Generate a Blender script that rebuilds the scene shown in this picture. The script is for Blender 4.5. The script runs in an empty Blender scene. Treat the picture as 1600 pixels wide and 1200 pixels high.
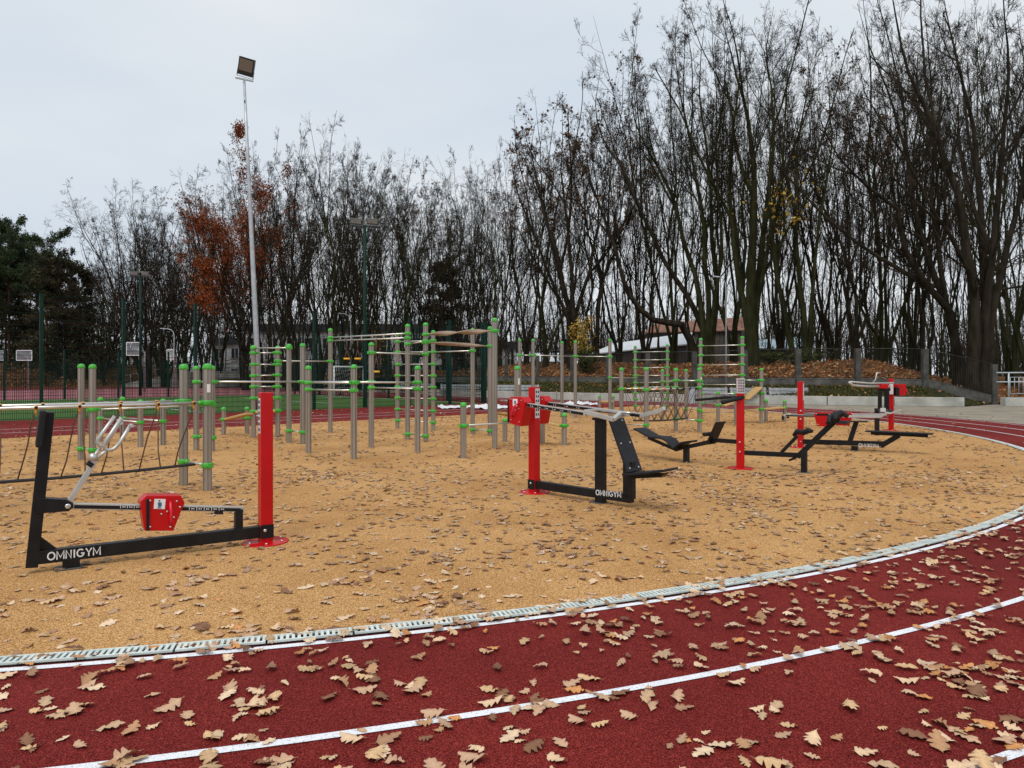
import bpy, math, random
import numpy as np
from mathutils import Vector, Matrix
R = math.radians
random.seed(7)
SC = bpy.context.scene
COL = SC.collection

# ------------------------------------------------------------------ camera, sky, sun, exposure
FPX, EYE, HOR = 1110.0, 1.6, 583.0          # focal length in photo pixels, eye height, horizon row
cd = bpy.data.cameras.new('camera'); cam = bpy.data.objects.new('camera', cd); COL.objects.link(cam)
cam.location = (0, 0, EYE); cam.rotation_euler = (R(90), 0, 0)
cd.sensor_width = 36; cd.lens = 36 * FPX / 1600; cd.shift_y = -17 / 1600
cd.clip_start = .05; cd.clip_end = 2000
SC.camera = cam
SC.view_settings.view_transform = 'Standard'; SC.view_settings.look = 'None'
SC.view_settings.exposure = 0.24; SC.view_settings.gamma = 1; SC.view_settings.use_curve_mapping = False
W = bpy.data.worlds.new('World'); SC.world = W; W.use_nodes = True
wn = W.node_tree.nodes; wl = W.node_tree.links; wn.clear()
SUN_EL, SUN_ROT = 58, 200
def world():
    out = wn.new('ShaderNodeOutputWorld')
    sky = wn.new('ShaderNodeTexSky'); sky.sky_type = 'NISHITA'; sky.sun_disc = False
    sky.sun_elevation = R(SUN_EL); sky.sun_rotation = R(SUN_ROT); sky.air_density = 1; sky.dust_density = 3
    b1 = wn.new('ShaderNodeBackground'); b1.inputs[1].default_value = .05; wl.new(sky.outputs[0], b1.inputs[0])
    # the overcast cloud deck: pale, slightly bluer and darker bands
    tc = wn.new('ShaderNodeTexCoord'); mp = wn.new('ShaderNodeMapping'); mp.inputs['Scale'].default_value = (1, 1, 3.2)
    wl.new(tc.outputs['Generated'], mp.inputs[0])
    ns = wn.new('ShaderNodeTexNoise'); ns.inputs['Scale'].default_value = 1.3; ns.inputs['Detail'].default_value = 4; ns.inputs['Roughness'].default_value = .42
    wl.new(mp.outputs[0], ns.inputs[0])
    rp = wn.new('ShaderNodeValToRGB'); rp.color_ramp.elements[0].position = .38; rp.color_ramp.elements[1].position = .62
    rp.color_ramp.elements[0].color = (.555, .635, .725, 1); rp.color_ramp.elements[1].color = (.715, .75, .785, 1)
    wl.new(ns.outputs[0], rp.inputs[0])
    b2 = wn.new('ShaderNodeBackground'); b2.inputs[1].default_value = .98; wl.new(rp.outputs[0], b2.inputs[0])
    mx = wn.new('ShaderNodeMixShader'); mx.inputs[0].default_value = .94
    wl.new(b1.outputs[0], mx.inputs[1]); wl.new(b2.outputs[0], mx.inputs[2]); wl.new(mx.outputs[0], out.inputs[0])
world()
sd = bpy.data.lights.new('sun', 'SUN'); sd.energy = 1.5; sd.angle = R(30); sd.color = (1, .97, .93)
so = bpy.data.objects.new('sun', sd); COL.objects.link(so)
so.rotation_euler = Vector((math.sin(R(SUN_ROT)) * math.cos(R(SUN_EL)), math.cos(R(SUN_ROT)) * math.cos(R(SUN_EL)), math.sin(R(SUN_EL)))).to_track_quat('Z', 'Y').to_euler()
try:
    SC.render.engine = 'CYCLES'; SC.cycles.max_bounces = 5; SC.cycles.use_adaptive_sampling = True
except Exception: pass

# ------------------------------------------------------------------ measuring helpers (metres from pixels of the photo)
def P(px, py, Y): return Vector(((px - 800) / FPX * Y, Y, EYE - (py - HOR) / FPX * Y))
def G(px, py):
    Y = FPX * EYE / (py - HOR); return Vector(((px - 800) / FPX * Y, Y, 0))
def zat(py, Y): return EYE - (py - HOR) / FPX * Y

# ------------------------------------------------------------------ materials
def mat(name, col, rough=.6, metal=0., col2=None, nscale=8., detail=4., bump=0., bscale=None, spec=.5, coat=0., lo=.35, hi=.65, obj=True, attr=None, stretch=None, col3=None, vlo=.0):
    m = bpy.data.materials.new(name); m.use_nodes = True; nt = m.node_tree; b = nt.nodes['Principled BSDF']
    b.inputs['Roughness'].default_value = rough; b.inputs['Metallic'].default_value = metal
    b.inputs['Specular IOR Level'].default_value = spec
    if coat: b.inputs['Coat Weight'].default_value = coat; b.inputs['Coat Roughness'].default_value = .15
    tc = nt.nodes.new('ShaderNodeTexCoord'); src = tc.outputs['Object']
    if not obj:
        gm = nt.nodes.new('ShaderNodeNewGeometry'); src = gm.outputs['Position']
    if stretch:
        mp = nt.nodes.new('ShaderNodeMapping'); mp.inputs['Scale'].default_value = stretch; nt.links.new(src, mp.inputs[0]); src = mp.outputs[0]
    c4 = lambda c: (c[0], c[1], c[2], 1)
    if col2 is not None:
        n = nt.nodes.new('ShaderNodeTexNoise'); n.inputs['Scale'].default_value = nscale; n.inputs['Detail'].default_value = detail
        n.inputs['Roughness'].default_value = .6
        nt.links.new(src, n.inputs[0])
        r = nt.nodes.new('ShaderNodeValToRGB'); r.color_ramp.elements[0].position = lo; r.color_ramp.elements[1].position = hi
        r.color_ramp.elements[0].color = c4(col); r.color_ramp.elements[1].color = c4(col2)
        if col3: e = r.color_ramp.elements.new((lo + hi) / 2); e.color = c4(col3)
        nt.links.new(n.outputs[0], r.inputs[0]); outc = r.outputs[0]
    else:
        rgb = nt.nodes.new('ShaderNodeRGB'); rgb.outputs[0].default_value = c4(col); outc = rgb.outputs[0]
    if attr:
        a = nt.nodes.new('ShaderNodeAttribute'); a.attribute_name = attr
        mx = nt.nodes.new('ShaderNodeMixRGB'); mx.blend_type = 'MULTIPLY'; mx.inputs[0].default_value = 1
        nt.links.new(a.outputs['Color'], mx.inputs[1]); nt.links.new(outc, mx.inputs[2]); outc = mx.outputs[0]
    nt.links.new(outc, b.inputs['Base Color'])
    if bump:
        n2 = nt.nodes.new('ShaderNodeTexNoise'); n2.inputs['Scale'].default_value = bscale or nscale * 3; n2.inputs['Detail'].default_value = 3
        nt.links.new(src, n2.inputs[0])
        bp = nt.nodes.new('ShaderNodeBump'); bp.inputs['Strength'].default_value = bump; bp.inputs['Distance'].default_value = .02
        nt.links.new(n2.outputs[0], bp.inputs['Height']); nt.links.new(bp.outputs[0], b.inputs['Normal'])
    return m

def granule_mat(name, stops, scale, stain, rough, bump=.5, spec=.3, stain_amt=.5):
    """rubber granules: a cell pattern a few mm across, plus broad damp patches"""
    m = bpy.data.materials.new(name); m.use_nodes = True; nt = m.node_tree; N = nt.nodes; L = nt.links; b = N['Principled BSDF']
    b.inputs['Roughness'].default_value = rough; b.inputs['Specular IOR Level'].default_value = spec
    g = N.new('ShaderNodeNewGeometry')
    v = N.new('ShaderNodeTexVoronoi'); v.inputs['Scale'].default_value = scale; L.new(g.outputs['Position'], v.inputs['Vector'])
    sep = N.new('ShaderNodeSeparateColor'); L.new(v.outputs['Color'], sep.inputs[0])
    r = N.new('ShaderNodeValToRGB'); r.color_ramp.interpolation = 'LINEAR'
    r.color_ramp.elements[0].position = stops[0][0]; r.color_ramp.elements[0].color = (*stops[0][1], 1)
    r.color_ramp.elements[1].position = stops[-1][0]; r.color_ramp.elements[1].color = (*stops[-1][1], 1)
    for p, c in stops[1:-1]:
        e = r.color_ramp.elements.new(p); e.color = (*c, 1)
    L.new(sep.outputs[0], r.inputs[0])
    n = N.new('ShaderNodeTexNoise'); n.inputs['Scale'].default_value = .55; n.inputs['Detail'].default_value = 6; n.inputs['Roughness'].default_value = .62
    L.new(g.outputs['Position'], n.inputs['Vector'])
    r2 = N.new('ShaderNodeValToRGB'); r2.color_ramp.elements[0].position = .33; r2.color_ramp.elements[1].position = .62
    r2.color_ramp.elements[0].color = (*stain, 1); r2.color_ramp.elements[1].color = (1, 1, 1, 1); L.new(n.outputs[0], r2.inputs[0])
    mx = N.new('ShaderNodeMixRGB'); mx.blend_type = 'MULTIPLY'; mx.inputs[0].default_value = stain_amt
    L.new(r.outputs[0], mx.inputs[1]); L.new(r2.outputs[0], mx.inputs[2]); L.new(mx.outputs[0], b.inputs['Base Color'])
    n3 = N.new('ShaderNodeTexNoise'); n3.inputs['Scale'].default_value = scale * .8; n3.inputs['Detail'].default_value = 2; L.new(g.outputs['Position'], n3.inputs['Vector'])
    bp = N.new('ShaderNodeBump'); bp.inputs['Strength'].default_value = bump; bp.inputs['Distance'].default_value = .004
    L.new(n3.outputs[0], bp.inputs['Height']); L.new(bp.outputs[0], b.inputs['Normal'])
    return m

M = {}
M['ochre'] = granule_mat('ochre_rubber', [(0, (.10, .040, .010)), (.2, (.34, .165, .042)), (.6, (.575, .312, .122)), (1, (.82, .52, .25))], 190, (.66, .58, .48), .9, .7, .12, .7)
M['red_rubber'] = granule_mat('red_rubber', [(0, (.030, .003, .004)), (.3, (.14, .012, .010)), (.75, (.235, .022, .018)), (1, (.38, .065, .050))], 260, (.62, .54, .54), .85, .7, .10, .75)
M['line'] = granule_mat('white_track_paint', [(0, (.30, .30, .32)), (.10, (.62, .62, .66)), (.3, (.80, .80, .83)), (1, (.88, .88, .90))], 210, (.86, .86, .86), .7, .4, .3, .4)
M['turf'] = mat('green_turf', (.042, .095, .018), .9, spec=.15, col2=(.09, .17, .038), nscale=3, detail=8, bump=.3, obj=False)
M['court'] = mat('pink_court_rubber', (.24, .06, .07), .8, col2=(.36, .12, .13), nscale=.6, detail=6, obj=False)
M['paving'] = mat('grey_beige_paving', (.22, .19, .145), .85, spec=.2, col2=(.33, .285, .22), nscale=.9, detail=8, bump=.2, bscale=40, obj=False)
M['concrete'] = mat('pale_concrete', (.30, .30, .26), .85, col2=(.50, .49, .44), nscale=1.2, detail=8, bump=.25, bscale=30, obj=False)
M['darkcon'] = mat('weathered_dark_concrete', (.055, .052, .045), .9, col2=(.13, .125, .11), nscale=1.8, detail=8, bump=.4, bscale=25, obj=False)
M['greycon'] = mat('grey_concrete_post', (.050, .050, .045), .9, spec=.15, col2=(.105, .10, .09), nscale=3, detail=6, bump=.3, obj=False)
M['soil'] = mat('bank_soil', (.05, .028, .014), .95, spec=.1, col2=(.19, .085, .032), nscale=1.4, detail=8, bump=.6, bscale=8, obj=False)
M['grassb'] = mat('rough_bank_grass', (.018, .022, .008), .95, spec=.1, col2=(.05, .040, .018), nscale=1.6, detail=8, bump=.6, bscale=14, obj=False)
M['alu'] = mat('anodised_taupe_aluminium', (.27, .24, .205), .36, .5, col2=(.41, .37, .325), nscale=2.5, detail=5, spec=.5, stretch=(1, 1, .12))
M['steel'] = mat('stainless_bar', (.60, .58, .54), .32, .85, col2=(.72, .70, .66), nscale=6)
M['satin'] = mat('satin_silver_paint', (.50, .49, .46), .38, .55, col2=(.60, .585, .55), nscale=5)
M['galv'] = mat('galvanised_steel', (.36, .39, .41), .5, .4, col2=(.52, .55, .57), nscale=3, detail=6)
M['grate'] = mat('galvanised_grate', (.52, .58, .54), .55, .15, spec=.3, col2=(.74, .79, .74), nscale=7, detail=6, obj=False)
M['gutter'] = mat('dark_gutter', (.012, .013, .014), .6)
M['green'] = mat('bright_green_plastic', (.040, .36, .026), .38, col2=(.07, .43, .045), nscale=6, spec=.5)
M['dgreen'] = mat('dark_green_paint', (.002, .022, .015), .6, spec=.2, col2=(.004, .034, .023), nscale=3)
M['wiregreen'] = mat('dark_green_wire', (.003, .018, .014), .7, spec=.15)
M['red'] = mat('gloss_red_paint', (.46, .002, .004), .34, col2=(.53, .003, .006), nscale=4, spec=.28, coat=.08)
M['pinkred'] = mat('bright_red_plastic', (.75, .02, .05), .35)
M['black'] = mat('black_powder_coat', (.006, .006, .007), .40, col2=(.012, .012, .013), nscale=9, detail=6, bump=.12, bscale=300, spec=.25)
M['pad'] = mat('black_rubber_pad', (.008, .008, .010), .55, spec=.28, col2=(.015, .015, .017), nscale=12, bump=.2, bscale=200)
M['white'] = mat('white_print', (.78, .78, .78), .5)
M['sticker'] = mat('grey_white_sticker', (.52, .53, .53), .5, col2=(.66, .66, .66), nscale=20)
M['ink'] = mat('dark_ink', (.03, .05, .08), .6)
M['blueink'] = mat('blue_ink', (.03, .12, .22), .5)
M['pinksticker'] = mat('pink_grey_sticker', (.42, .34, .36), .4, col2=(.58, .50, .51), nscale=9)
M['wood'] = mat('oiled_plank', (.42, .24, .075), .6, col2=(.62, .40, .16), nscale=5, detail=7, stretch=(1, 10, 10), bump=.1)
M['brownwood'] = mat('taupe_rail_wood', (.24, .16, .105), .6, col2=(.38, .28, .20), nscale=5, stretch=(1, 8, 8))
M['rope'] = mat('brown_rope', (.085, .040, .028), .85, col2=(.15, .09, .06), nscale=60)
M['blackrope'] = mat('black_foot_rope', (.018, .018, .020), .75, col2=(.04, .04, .042), nscale=80, bump=.4)
M['orange'] = mat('amber_plastic_sleeve', (.55, .23, .03), .45, col2=(.68, .34, .06), nscale=8)
M['yellow'] = mat('yellow_grip', (.75, .42, .02), .45)
M['bark'] = mat('dark_wet_bark', (.012, .009, .006), .95, spec=.1, col2=(.042, .034, .022), nscale=3, detail=8, bump=.5, bscale=12, stretch=(1, 1, .25))
M['barkg'] = mat('mossy_bark', (.012, .012, .005), .95, spec=.1, col2=(.040, .042, .016), nscale=3, detail=8, bump=.5, bscale=12, stretch=(1, 1, .25))
M['barkr'] = mat('reddish_pine_bark', (.045, .022, .014), .9, col2=(.13, .062, .036), nscale=3, detail=8, bump=.5, bscale=10, stretch=(1, 1, .25))
M['birch'] = mat('birch_bark', (.10, .095, .085), .8, col2=(.42, .40, .37), nscale=4, detail=6, stretch=(.3, .3, 1.5))
M['twig'] = mat('twigs', (.022, .017, .013), .95, spec=.1, col2=(.050, .038, .029), nscale=.7)
M['leaf'] = mat('oak_leaf', (.72, .70, .68), .62, col2=(1, 1, 1), nscale=28, detail=5, attr='Col', spec=.35, bump=.25, bscale=60)
M['rust'] = mat('rust_oak_foliage', (.13, .030, .010), .8, spec=.15, col2=(.33, .090, .022), nscale=.9, detail=6)
M['dryleaf'] = mat('dry_brown_foliage', (.07, .036, .017), .85, col2=(.15, .075, .034), nscale=.9)
M['yleaf'] = mat('yellow_foliage', (.34, .20, .02), .7, col2=(.50, .33, .035), nscale=2)
M['gleaf'] = mat('olive_green_foliage', (.025, .038, .010), .8, spec=.15, col2=(.085, .09, .022), nscale=2)
M['pine'] = mat('pine_needles', (.018, .034, .013), .85, spec=.15, col2=(.055, .074, .030), nscale=.8, detail=6)
M['spruce'] = mat('spruce_needles', (.020, .021, .009), .85, spec=.15, col2=(.066, .056, .026), nscale=.7, detail=6)
M['render'] = mat('pale_render_wall', (.50, .505, .51), .85, col2=(.62, .62, .62), nscale=.5, detail=6)
M['renderw'] = mat('white_render_wall', (.52, .53, .54), .85, col2=(.62, .62, .62), nscale=.5)
M['roofd'] = mat('dark_roof_edge', (.03, .03, .033), .8)
M['glass'] = mat('dark_window_glass', (.02, .025, .03), .12, spec=.6)
M['metalroof'] = mat('pale_metal_roof', (.66, .69, .71), .45, .2, col2=(.78, .80, .82), nscale=.8, detail=6, stretch=(1, 1, 1))
M['rustroof'] = mat('rusty_tile_roof', (.14, .055, .035), .85, col2=(.28, .14, .09), nscale=1.1, detail=6)
M['blueroof'] = mat('pale_blue_roof', (.28, .38, .42), .6, col2=(.42, .52, .55), nscale=1)
M['board'] = mat('weathered_boards', (.035, .028, .022), .9, col2=(.11, .095, .08), nscale=4, detail=6, stretch=(6, 6, .3))
M['tarp'] = mat('white_tarpaulin', (.62, .63, .64), .6, col2=(.80, .80, .80), nscale=2)
M['benchs'] = mat('silver_grey_slats', (.22, .23, .24), .5, .3, col2=(.38, .39, .39), nscale=4)
M['lamp'] = mat('lamp_housing', (.010, .010, .011), .4)
M['lampglass'] = mat('amber_grey_lens', (.17, .125, .09), .2, spec=.7)

# ------------------------------------------------------------------ mesh builder
class MB:
    def __init__(s): s.v = []; s.f = []; s.sm = []; s.mi = []; s.cur = 0
    def add(s, vs, fs, smooth=False):
        o = len(s.v); s.v.extend([tuple(v) for v in vs])
        for f in fs: s.f.append(tuple(i + o for i in f)); s.sm.append(smooth); s.mi.append(s.cur)
        return s
    def box(s, c, size, mtx=None):
        hx, hy, hz = size[0] / 2, size[1] / 2, size[2] / 2; c = Vector(c)
        vs = [Vector((x, y, z)) for x in (-hx, hx) for y in (-hy, hy) for z in (-hz, hz)]
        if mtx: vs = [mtx @ v for v in vs]
        return s.add([c + v for v in vs], [(0, 1, 3, 2), (4, 6, 7, 5), (0, 4, 5, 1), (2, 3, 7, 6), (0, 2, 6, 4), (1, 5, 7, 3)])
    def beam(s, a, b, w, h, side=None):
        """box from a to b; w across 'side', h the other way"""
        a = Vector(a); b = Vector(b); d = (b - a).normalized()
        sd_ = Vector(side) if side is not None else (Vector((0, 0, 1)).cross(d) if abs(d.z) < .98 else Vector((0, 1, 0)))
        sd_ = (sd_ - d * sd_.dot(d)).normalized(); up = d.cross(sd_).normalized()
        vs = []
        for p in (a, b):
            for i, j in ((-1, -1), (1, -1), (1, 1), (-1, 1)): vs.append(p + sd_ * (i * w / 2) + up * (j * h / 2))
        return s.add(vs, [(3, 2, 1, 0), (4, 5, 6, 7), (0, 1, 5, 4), (1, 2, 6, 5), (2, 3, 7, 6), (3, 0, 4, 7)])
    def tube(s, pts, r, n=8, caps=True, smooth=True):
        pts = [Vector(p) for p in pts]; rs = r if isinstance(r, (list, tuple)) else [r] * len(pts)
        vs = []; ref = None
        for i, p in enumerate(pts):
            d = (pts[min(i + 1, len(pts) - 1)] - pts[max(i - 1, 0)]).normalized()
            if ref is None: ref = Vector((1, 0, 0)) if abs(d.x) < .8 else Vector((0, 1, 0))
            u = (ref - d * ref.dot(d)).normalized(); w = d.cross(u); ref = u
            for k in range(n):
                a = 2 * math.pi * k / n; vs.append(p + (u * math.cos(a) + w * math.sin(a)) * rs[i])
        fs = []
        for i in range(len(pts) - 1):
            for k in range(n):
                k2 = (k + 1) % n; fs.append((i * n + k, i * n + k2, (i + 1) * n + k2, (i + 1) * n + k))
        o = len(s.v); s.add(vs, fs, smooth)
        if caps:
            s.f.append(tuple(o + k for k in reversed(range(n)))); s.sm.append(False); s.mi.append(s.cur)
            s.f.append(tuple(o + (len(pts) - 1) * n + k for k in range(n))); s.sm.append(False); s.mi.append(s.cur)
        return s
    def prism(s, poly, t0, t1):
        """poly: [(x,z)] extruded along local y from t0 to t1"""
        n = len(poly); vs = [(x, t0, z) for x, z in poly] + [(x, t1, z) for x, z in poly]
        ar = sum(poly[i][0] * poly[(i + 1) % n][1] - poly[(i + 1) % n][0] * poly[i][1] for i in range(n))
        fs = [tuple(range(n)), tuple(reversed(range(n, 2 * n)))] + [((i + 1) % n, i, i + n, (i + 1) % n + n) for i in range(n)]
        if ar < 0: fs = [tuple(reversed(f)) for f in fs]
        return s.add(vs, fs)
    def lathe(s, prof, c=(0, 0, 0), n=16, smooth=True):
        c = Vector(c); vs = []
        for r, z in prof:
            for k in range(n):
                a = 2 * math.pi * k / n; vs.append(c + Vector((r * math.cos(a), r * math.sin(a), z)))
        fs = []
        for i in range(len(prof) - 1):
            for k in range(n):
                k2 = (k + 1) % n; fs.append((i * n + k, i * n + k2, (i + 1) * n + k2, (i + 1) * n + k))
        fs.append(tuple(reversed(range(n)))); fs.append(tuple((len(prof) - 1) * n + k for k in range(n)))
        return s.add(vs, fs, smooth)
    def build(s, name, mats, parent=None, bevel=0, kind=None, loc=None):
        me = bpy.data.meshes.new(name); me.from_pydata(s.v, [], s.f)
        if not isinstance(mats, (list, tuple)): mats = [mats]
        for m in mats: me.materials.append(m)
        me.polygons.foreach_set('use_smooth', s.sm); me.polygons.foreach_set('material_index', s.mi); me.update()
        o = bpy.data.objects.new(name, me); COL.objects.link(o)
        if parent: o.parent = parent
        if loc is not None: o.location = loc
        if bevel:
            b = o.modifiers.new('bevel', 'BEVEL'); b.width = bevel; b.segments = 2; b.limit_method = 'ANGLE'; b.angle_limit = R(40)
        if kind: o['kind'] = kind
        return o
def tag(o, label=None, cat=None, group=None, kind=None):
    if label: o['label'] = label
    if cat: o['category'] = cat
    if group: o['group'] = group
    if kind: o['kind'] = kind
    return o
def thing(name, loc, label, cat, group=None, rz=0):
    o = bpy.data.objects.new(name, None); COL.objects.link(o); o.location = loc; o.rotation_euler = (0, 0, rz); o.empty_display_size = .2
    return tag(o, label, cat, group)
def inst(name, me, parent=None, loc=(0, 0, 0), rot=(0, 0, 0), sc=1.0):
    o = bpy.data.objects.new(name, me); COL.objects.link(o); o.location = loc; o.rotation_euler = rot
    o.scale = (sc, sc, sc) if not isinstance(sc, (tuple, list)) else sc
    if parent: o.parent = parent
    return o
def np_mesh(name, V, F, mats, smooth=False, colors=None, mi=None):
    V = np.asarray(V, dtype=np.float32); F = np.asarray(F, dtype=np.int32); k = F.shape[1]
    me = bpy.data.meshes.new(name); me.vertices.add(len(V)); me.vertices.foreach_set('co', V.ravel())
    me.loops.add(F.size); me.loops.foreach_set('vertex_index', F.ravel())
    me.polygons.add(len(F)); me.polygons.foreach_set('loop_start', np.arange(0, F.size, k, dtype=np.int32))
    try: me.polygons.foreach_set('loop_total', np.full(len(F), k, dtype=np.int32))
    except Exception: pass
    for m in (mats if isinstance(mats, (list, tuple)) else [mats]): me.materials.append(m)
    me.polygons.foreach_set('use_smooth', np.full(len(F), smooth, dtype=bool))
    if mi is not None: me.polygons.foreach_set('material_index', np.asarray(mi, dtype=np.int32))
    me.update(calc_edges=True)
    if colors is not None:
        ca = me.color_attributes.new('Col', 'FLOAT_COLOR', 'POINT')
        c = np.ones((len(V), 4), dtype=np.float32); c[:, :3] = colors; ca.data.foreach_set('color', c.ravel())
    return me

# ------------------------------------------------------------------ the ground plan: a running oval whose bend encloses an ochre semicircle
CEN = Vector((-6.3, 21.95)); RI = 18.48
U = Vector((.735, .678)).normalized(); NN = Vector((-U.y, U.x))
def UN(u, n): return CEN + U * u + NN * n
def toUN(x, y): d = Vector((x, y)) - CEN; return d.dot(U), d.dot(NN)
def sheet(name, pts, z, m, kind='structure'):
    me = bpy.data.meshes.new(name); me.from_pydata([(p[0], p[1], z) for p in pts], [], [tuple(range(len(pts)))]); me.materials.append(m)
    if me.polygons[0].normal.z < 0: me.flip_normals()
    o = bpy.data.objects.new(name, me); COL.objects.link(o); o['kind'] = kind; return o
ground = sheet('ground', [(-400, -60), (400, -60), (400, 700), (-400, 700)], -.004, M['paving'])
CH = .73                                     # the straight back edge of the ochre ground
def arc(r, a0, a1, n): return [UN(r * math.cos(R(a0 + (a1 - a0) * i / n)), r * math.sin(R(a0 + (a1 - a0) * i / n))) for i in range(n + 1)]
RO = 22.25
track = sheet('running_track', [UN(RO, 75)] + [UN(-RO, 75)] + arc(RO, 180, 360, 120), .002, M['red_rubber'])
safety = sheet('ochre_rubber_ground', [UN(RI - .175, CH), UN(-(RI - .175), CH)] + arc(RI - .175, 180, 360, 160), .006, M['ochre'])
turf = sheet('green_pitch', [UN(14.35, 8.4), UN(14.35, 30), UN(-34, 30), UN(-34, 8.4)], .007, M['turf'])
court = sheet('pink_ball_court', [UN(17.5, 30.4), UN(17.5, 62), UN(-50, 62), UN(-50, 30.4)], .009, M['court'])
def ribbon(name, pts, w, z, m):
    vs = []; n = len(pts)
    for i, p in enumerate(pts):
        a = pts[max(i - 1, 0)]; b = pts[min(i + 1, n - 1)]; d = (b - a).normalized(); q = Vector((-d.y, d.x)) * w / 2
        vs += [(p.x - q.x, p.y - q.y, z), (p.x + q.x, p.y + q.y, z)]
    me = bpy.data.meshes.new(name); me.from_pydata(vs, [], [(2 * i, 2 * i + 2, 2 * i + 3, 2 * i + 1) for i in range(n - 1)]); me.materials.append(m)
    if me.polygons[0].normal.z < 0: me.flip_normals()
    o = bpy.data.objects.new(name, me); COL.objects.link(o); o['kind'] = 'structure'; return o
for r_ in (RI, RI + 1.13, RI + 2.27, RI + 3.45):
    ribbon('lane_line', arc(r_, 175, 360, 220) + [UN(r_, 6), UN(r_, 20), UN(r_, 60)], .052, .006 + .0002, M['line'])
for n_ in (2.6, 4.1):
    ribbon('lane_line', [UN(-30, n_), UN(17, n_)], .05, .0064, M['line'])
for n_, z_ in ((9.1, .011),): ribbon('pitch_line', [UN(-34, n_), UN(14, n_)], .09, z_, M['line'])
ribbon('pitch_line', [UN(13.9, 9.2), UN(13.9, 29)], .09, .0115, M['line'])
ribbon('pitch_line', [UN(-34, 28.8), UN(13.8, 28.8)], .09, .011, M['line'])
ribbon('pitch_line', [UN(8, 13), UN(8, 25)], .09, .0113, M['line'])
ribbon('pitch_line', [UN(0, 9.3), UN(0, 28)], .09, .0112, M['line'])

# drainage channel: gutter sheet, two edge rails and half-metre slotted grates
RC = RI - .108
def build_drain():
    t = thing('drain_channel', (CEN.x, CEN.y, 0), 'slotted pale grate drainage channel curving between ochre ground and red track', 'drain')
    ax = math.atan2(U.y, U.x)
    def A(r, deg, z=0): a = R(deg) + ax; return Vector((r * math.cos(a), r * math.sin(a), z))
    g = MB(); n = 200
    vs = []; 
    for i in range(n + 1):
        d = 180 + 180 * i / n; vs += [A(RC - .062, d, .009), A(RC + .062, d, .009)]
    g.add(vs, [(2 * i, 2 * i + 1, 2 * i + 3, 2 * i + 2) for i in range(n)]); g.build('gutter', M['gutter'], t)
    # one grate, straight (0.5 m), long axis local x
    L = .5; gb = MB(); W2 = .054
    gb.box((0, -W2 + .008, .0), (L - .012, .016, .012)); gb.box((0, W2 - .008, 0), (L - .012, .016, .012))
    k = 14
    for i in range(k + 1):
        x = -L / 2 + .016 + (L - .032) * i / k
        gb.box((x, 0, 0), (.0185, 2 * W2 - .034, .011))
    g0 = gb.build('grate', M['grate'], t); me = g0.data
    gr = MB(); gr.box((0, -W2 + .008, 0), (L - .012, .016, .012)); gr.box((0, W2 - .008, 0), (L - .012, .016, .012)); gr.box((0, 0, 0), (L - .02, .1, .006))
    step = math.degrees(L / RC); N = int(178 / step); first = True
    for i in range(N):
        deg = 181 + i * step; p = A(RC, deg, .0165 + random.uniform(-.001, .002)); rz = R(deg) + ax + math.pi / 2 + random.uniform(-.006, .006)
        if first: o = g0; first = False
        else: o = bpy.data.objects.new('grate', me); COL.objects.link(o); o.parent = t
        o.location = p; o.rotation_euler = (random.uniform(-.02, .02), 0, rz)
build_drain()

# ------------------------------------------------------------------ terrain: grass bank, retaining plinth, leaf bank
LW = [(30., 33.2), (21.5, 33.8), (14.7, 36.0), (8.5, 39.2), (3.8, 42.0), (-1.5, 46.5), (-6., 51.)]
FN = [(60., 34.6), (24.6, 36.2), (20.7, 36.6), (15.4, 38.2), (11.3, 42.3), (7.6, 46.5), (4.3, 50.), (0., 55.), (-8., 62.5), (-20, 74.), (-45, 88.), (-120, 118.)]
FNv = [Vector(p) for p in FN]
def fence_dist(x, y):
    p = Vector((x, y)); best = 1e9; sgn = 1; bx = 0
    for a, b in zip(FNv[:-1], FNv[1:]):
        ab = b - a; t = max(0, min(1, (p - a).dot(ab) / ab.length_squared)); q = a + ab * t; d = (p - q).length
        if d < best:
            best = d; sgn = 1 if (ab.x * (p.y - a.y) - ab.y * (p.x - a.x)) < 0 else -1; bx = q.x
    return best * sgn, bx
def sst(a, b, x): t = max(0, min(1, (x - a) / (b - a))); return t * t * (3 - 2 * t)
def base_h(x): return .85 * (1 - sst(20.7, 24.4, x)) * (.55 + .45 * sst(-30, -4, x))       # foot of the plinth
def hill(x, y):
    d, bx = fence_dist(x, y); b = base_h(bx)
    if d < 0: return 0
    top = (.42 if bx < 24.4 else .05) + (1.0 if bx > -6 else .7) * sst(0.2, 7, d) + .05 * sst(8, 25, d)
    w = .10 * math.sin(x * .55 + y * .3) + .12 * math.sin(x * .23 - y * .7 + 1.3) + .07 * math.sin(x * 1.3 + y * .9)
    md = .18 * math.exp(-((x - 19.5) ** 2 / 9 + (y - 41.5) ** 2 / 4))
    return b + top + w * sst(.5, 5, d) + md
def resample(pts, n):
    P_ = [Vector(p) for p in pts]; L = [0]
    for a, b in zip(P_[:-1], P_[1:]): L.append(L[-1] + (b - a).length)
    out = []
    for i in range(n + 1):
        s = L[-1] * i / n; k = 0
        while k < len(L) - 2 and L[k + 1] < s: k += 1
        out.append(P_[k].lerp(P_[k + 1], (s - L[k]) / (L[k + 1] - L[k])))
    return out
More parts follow.
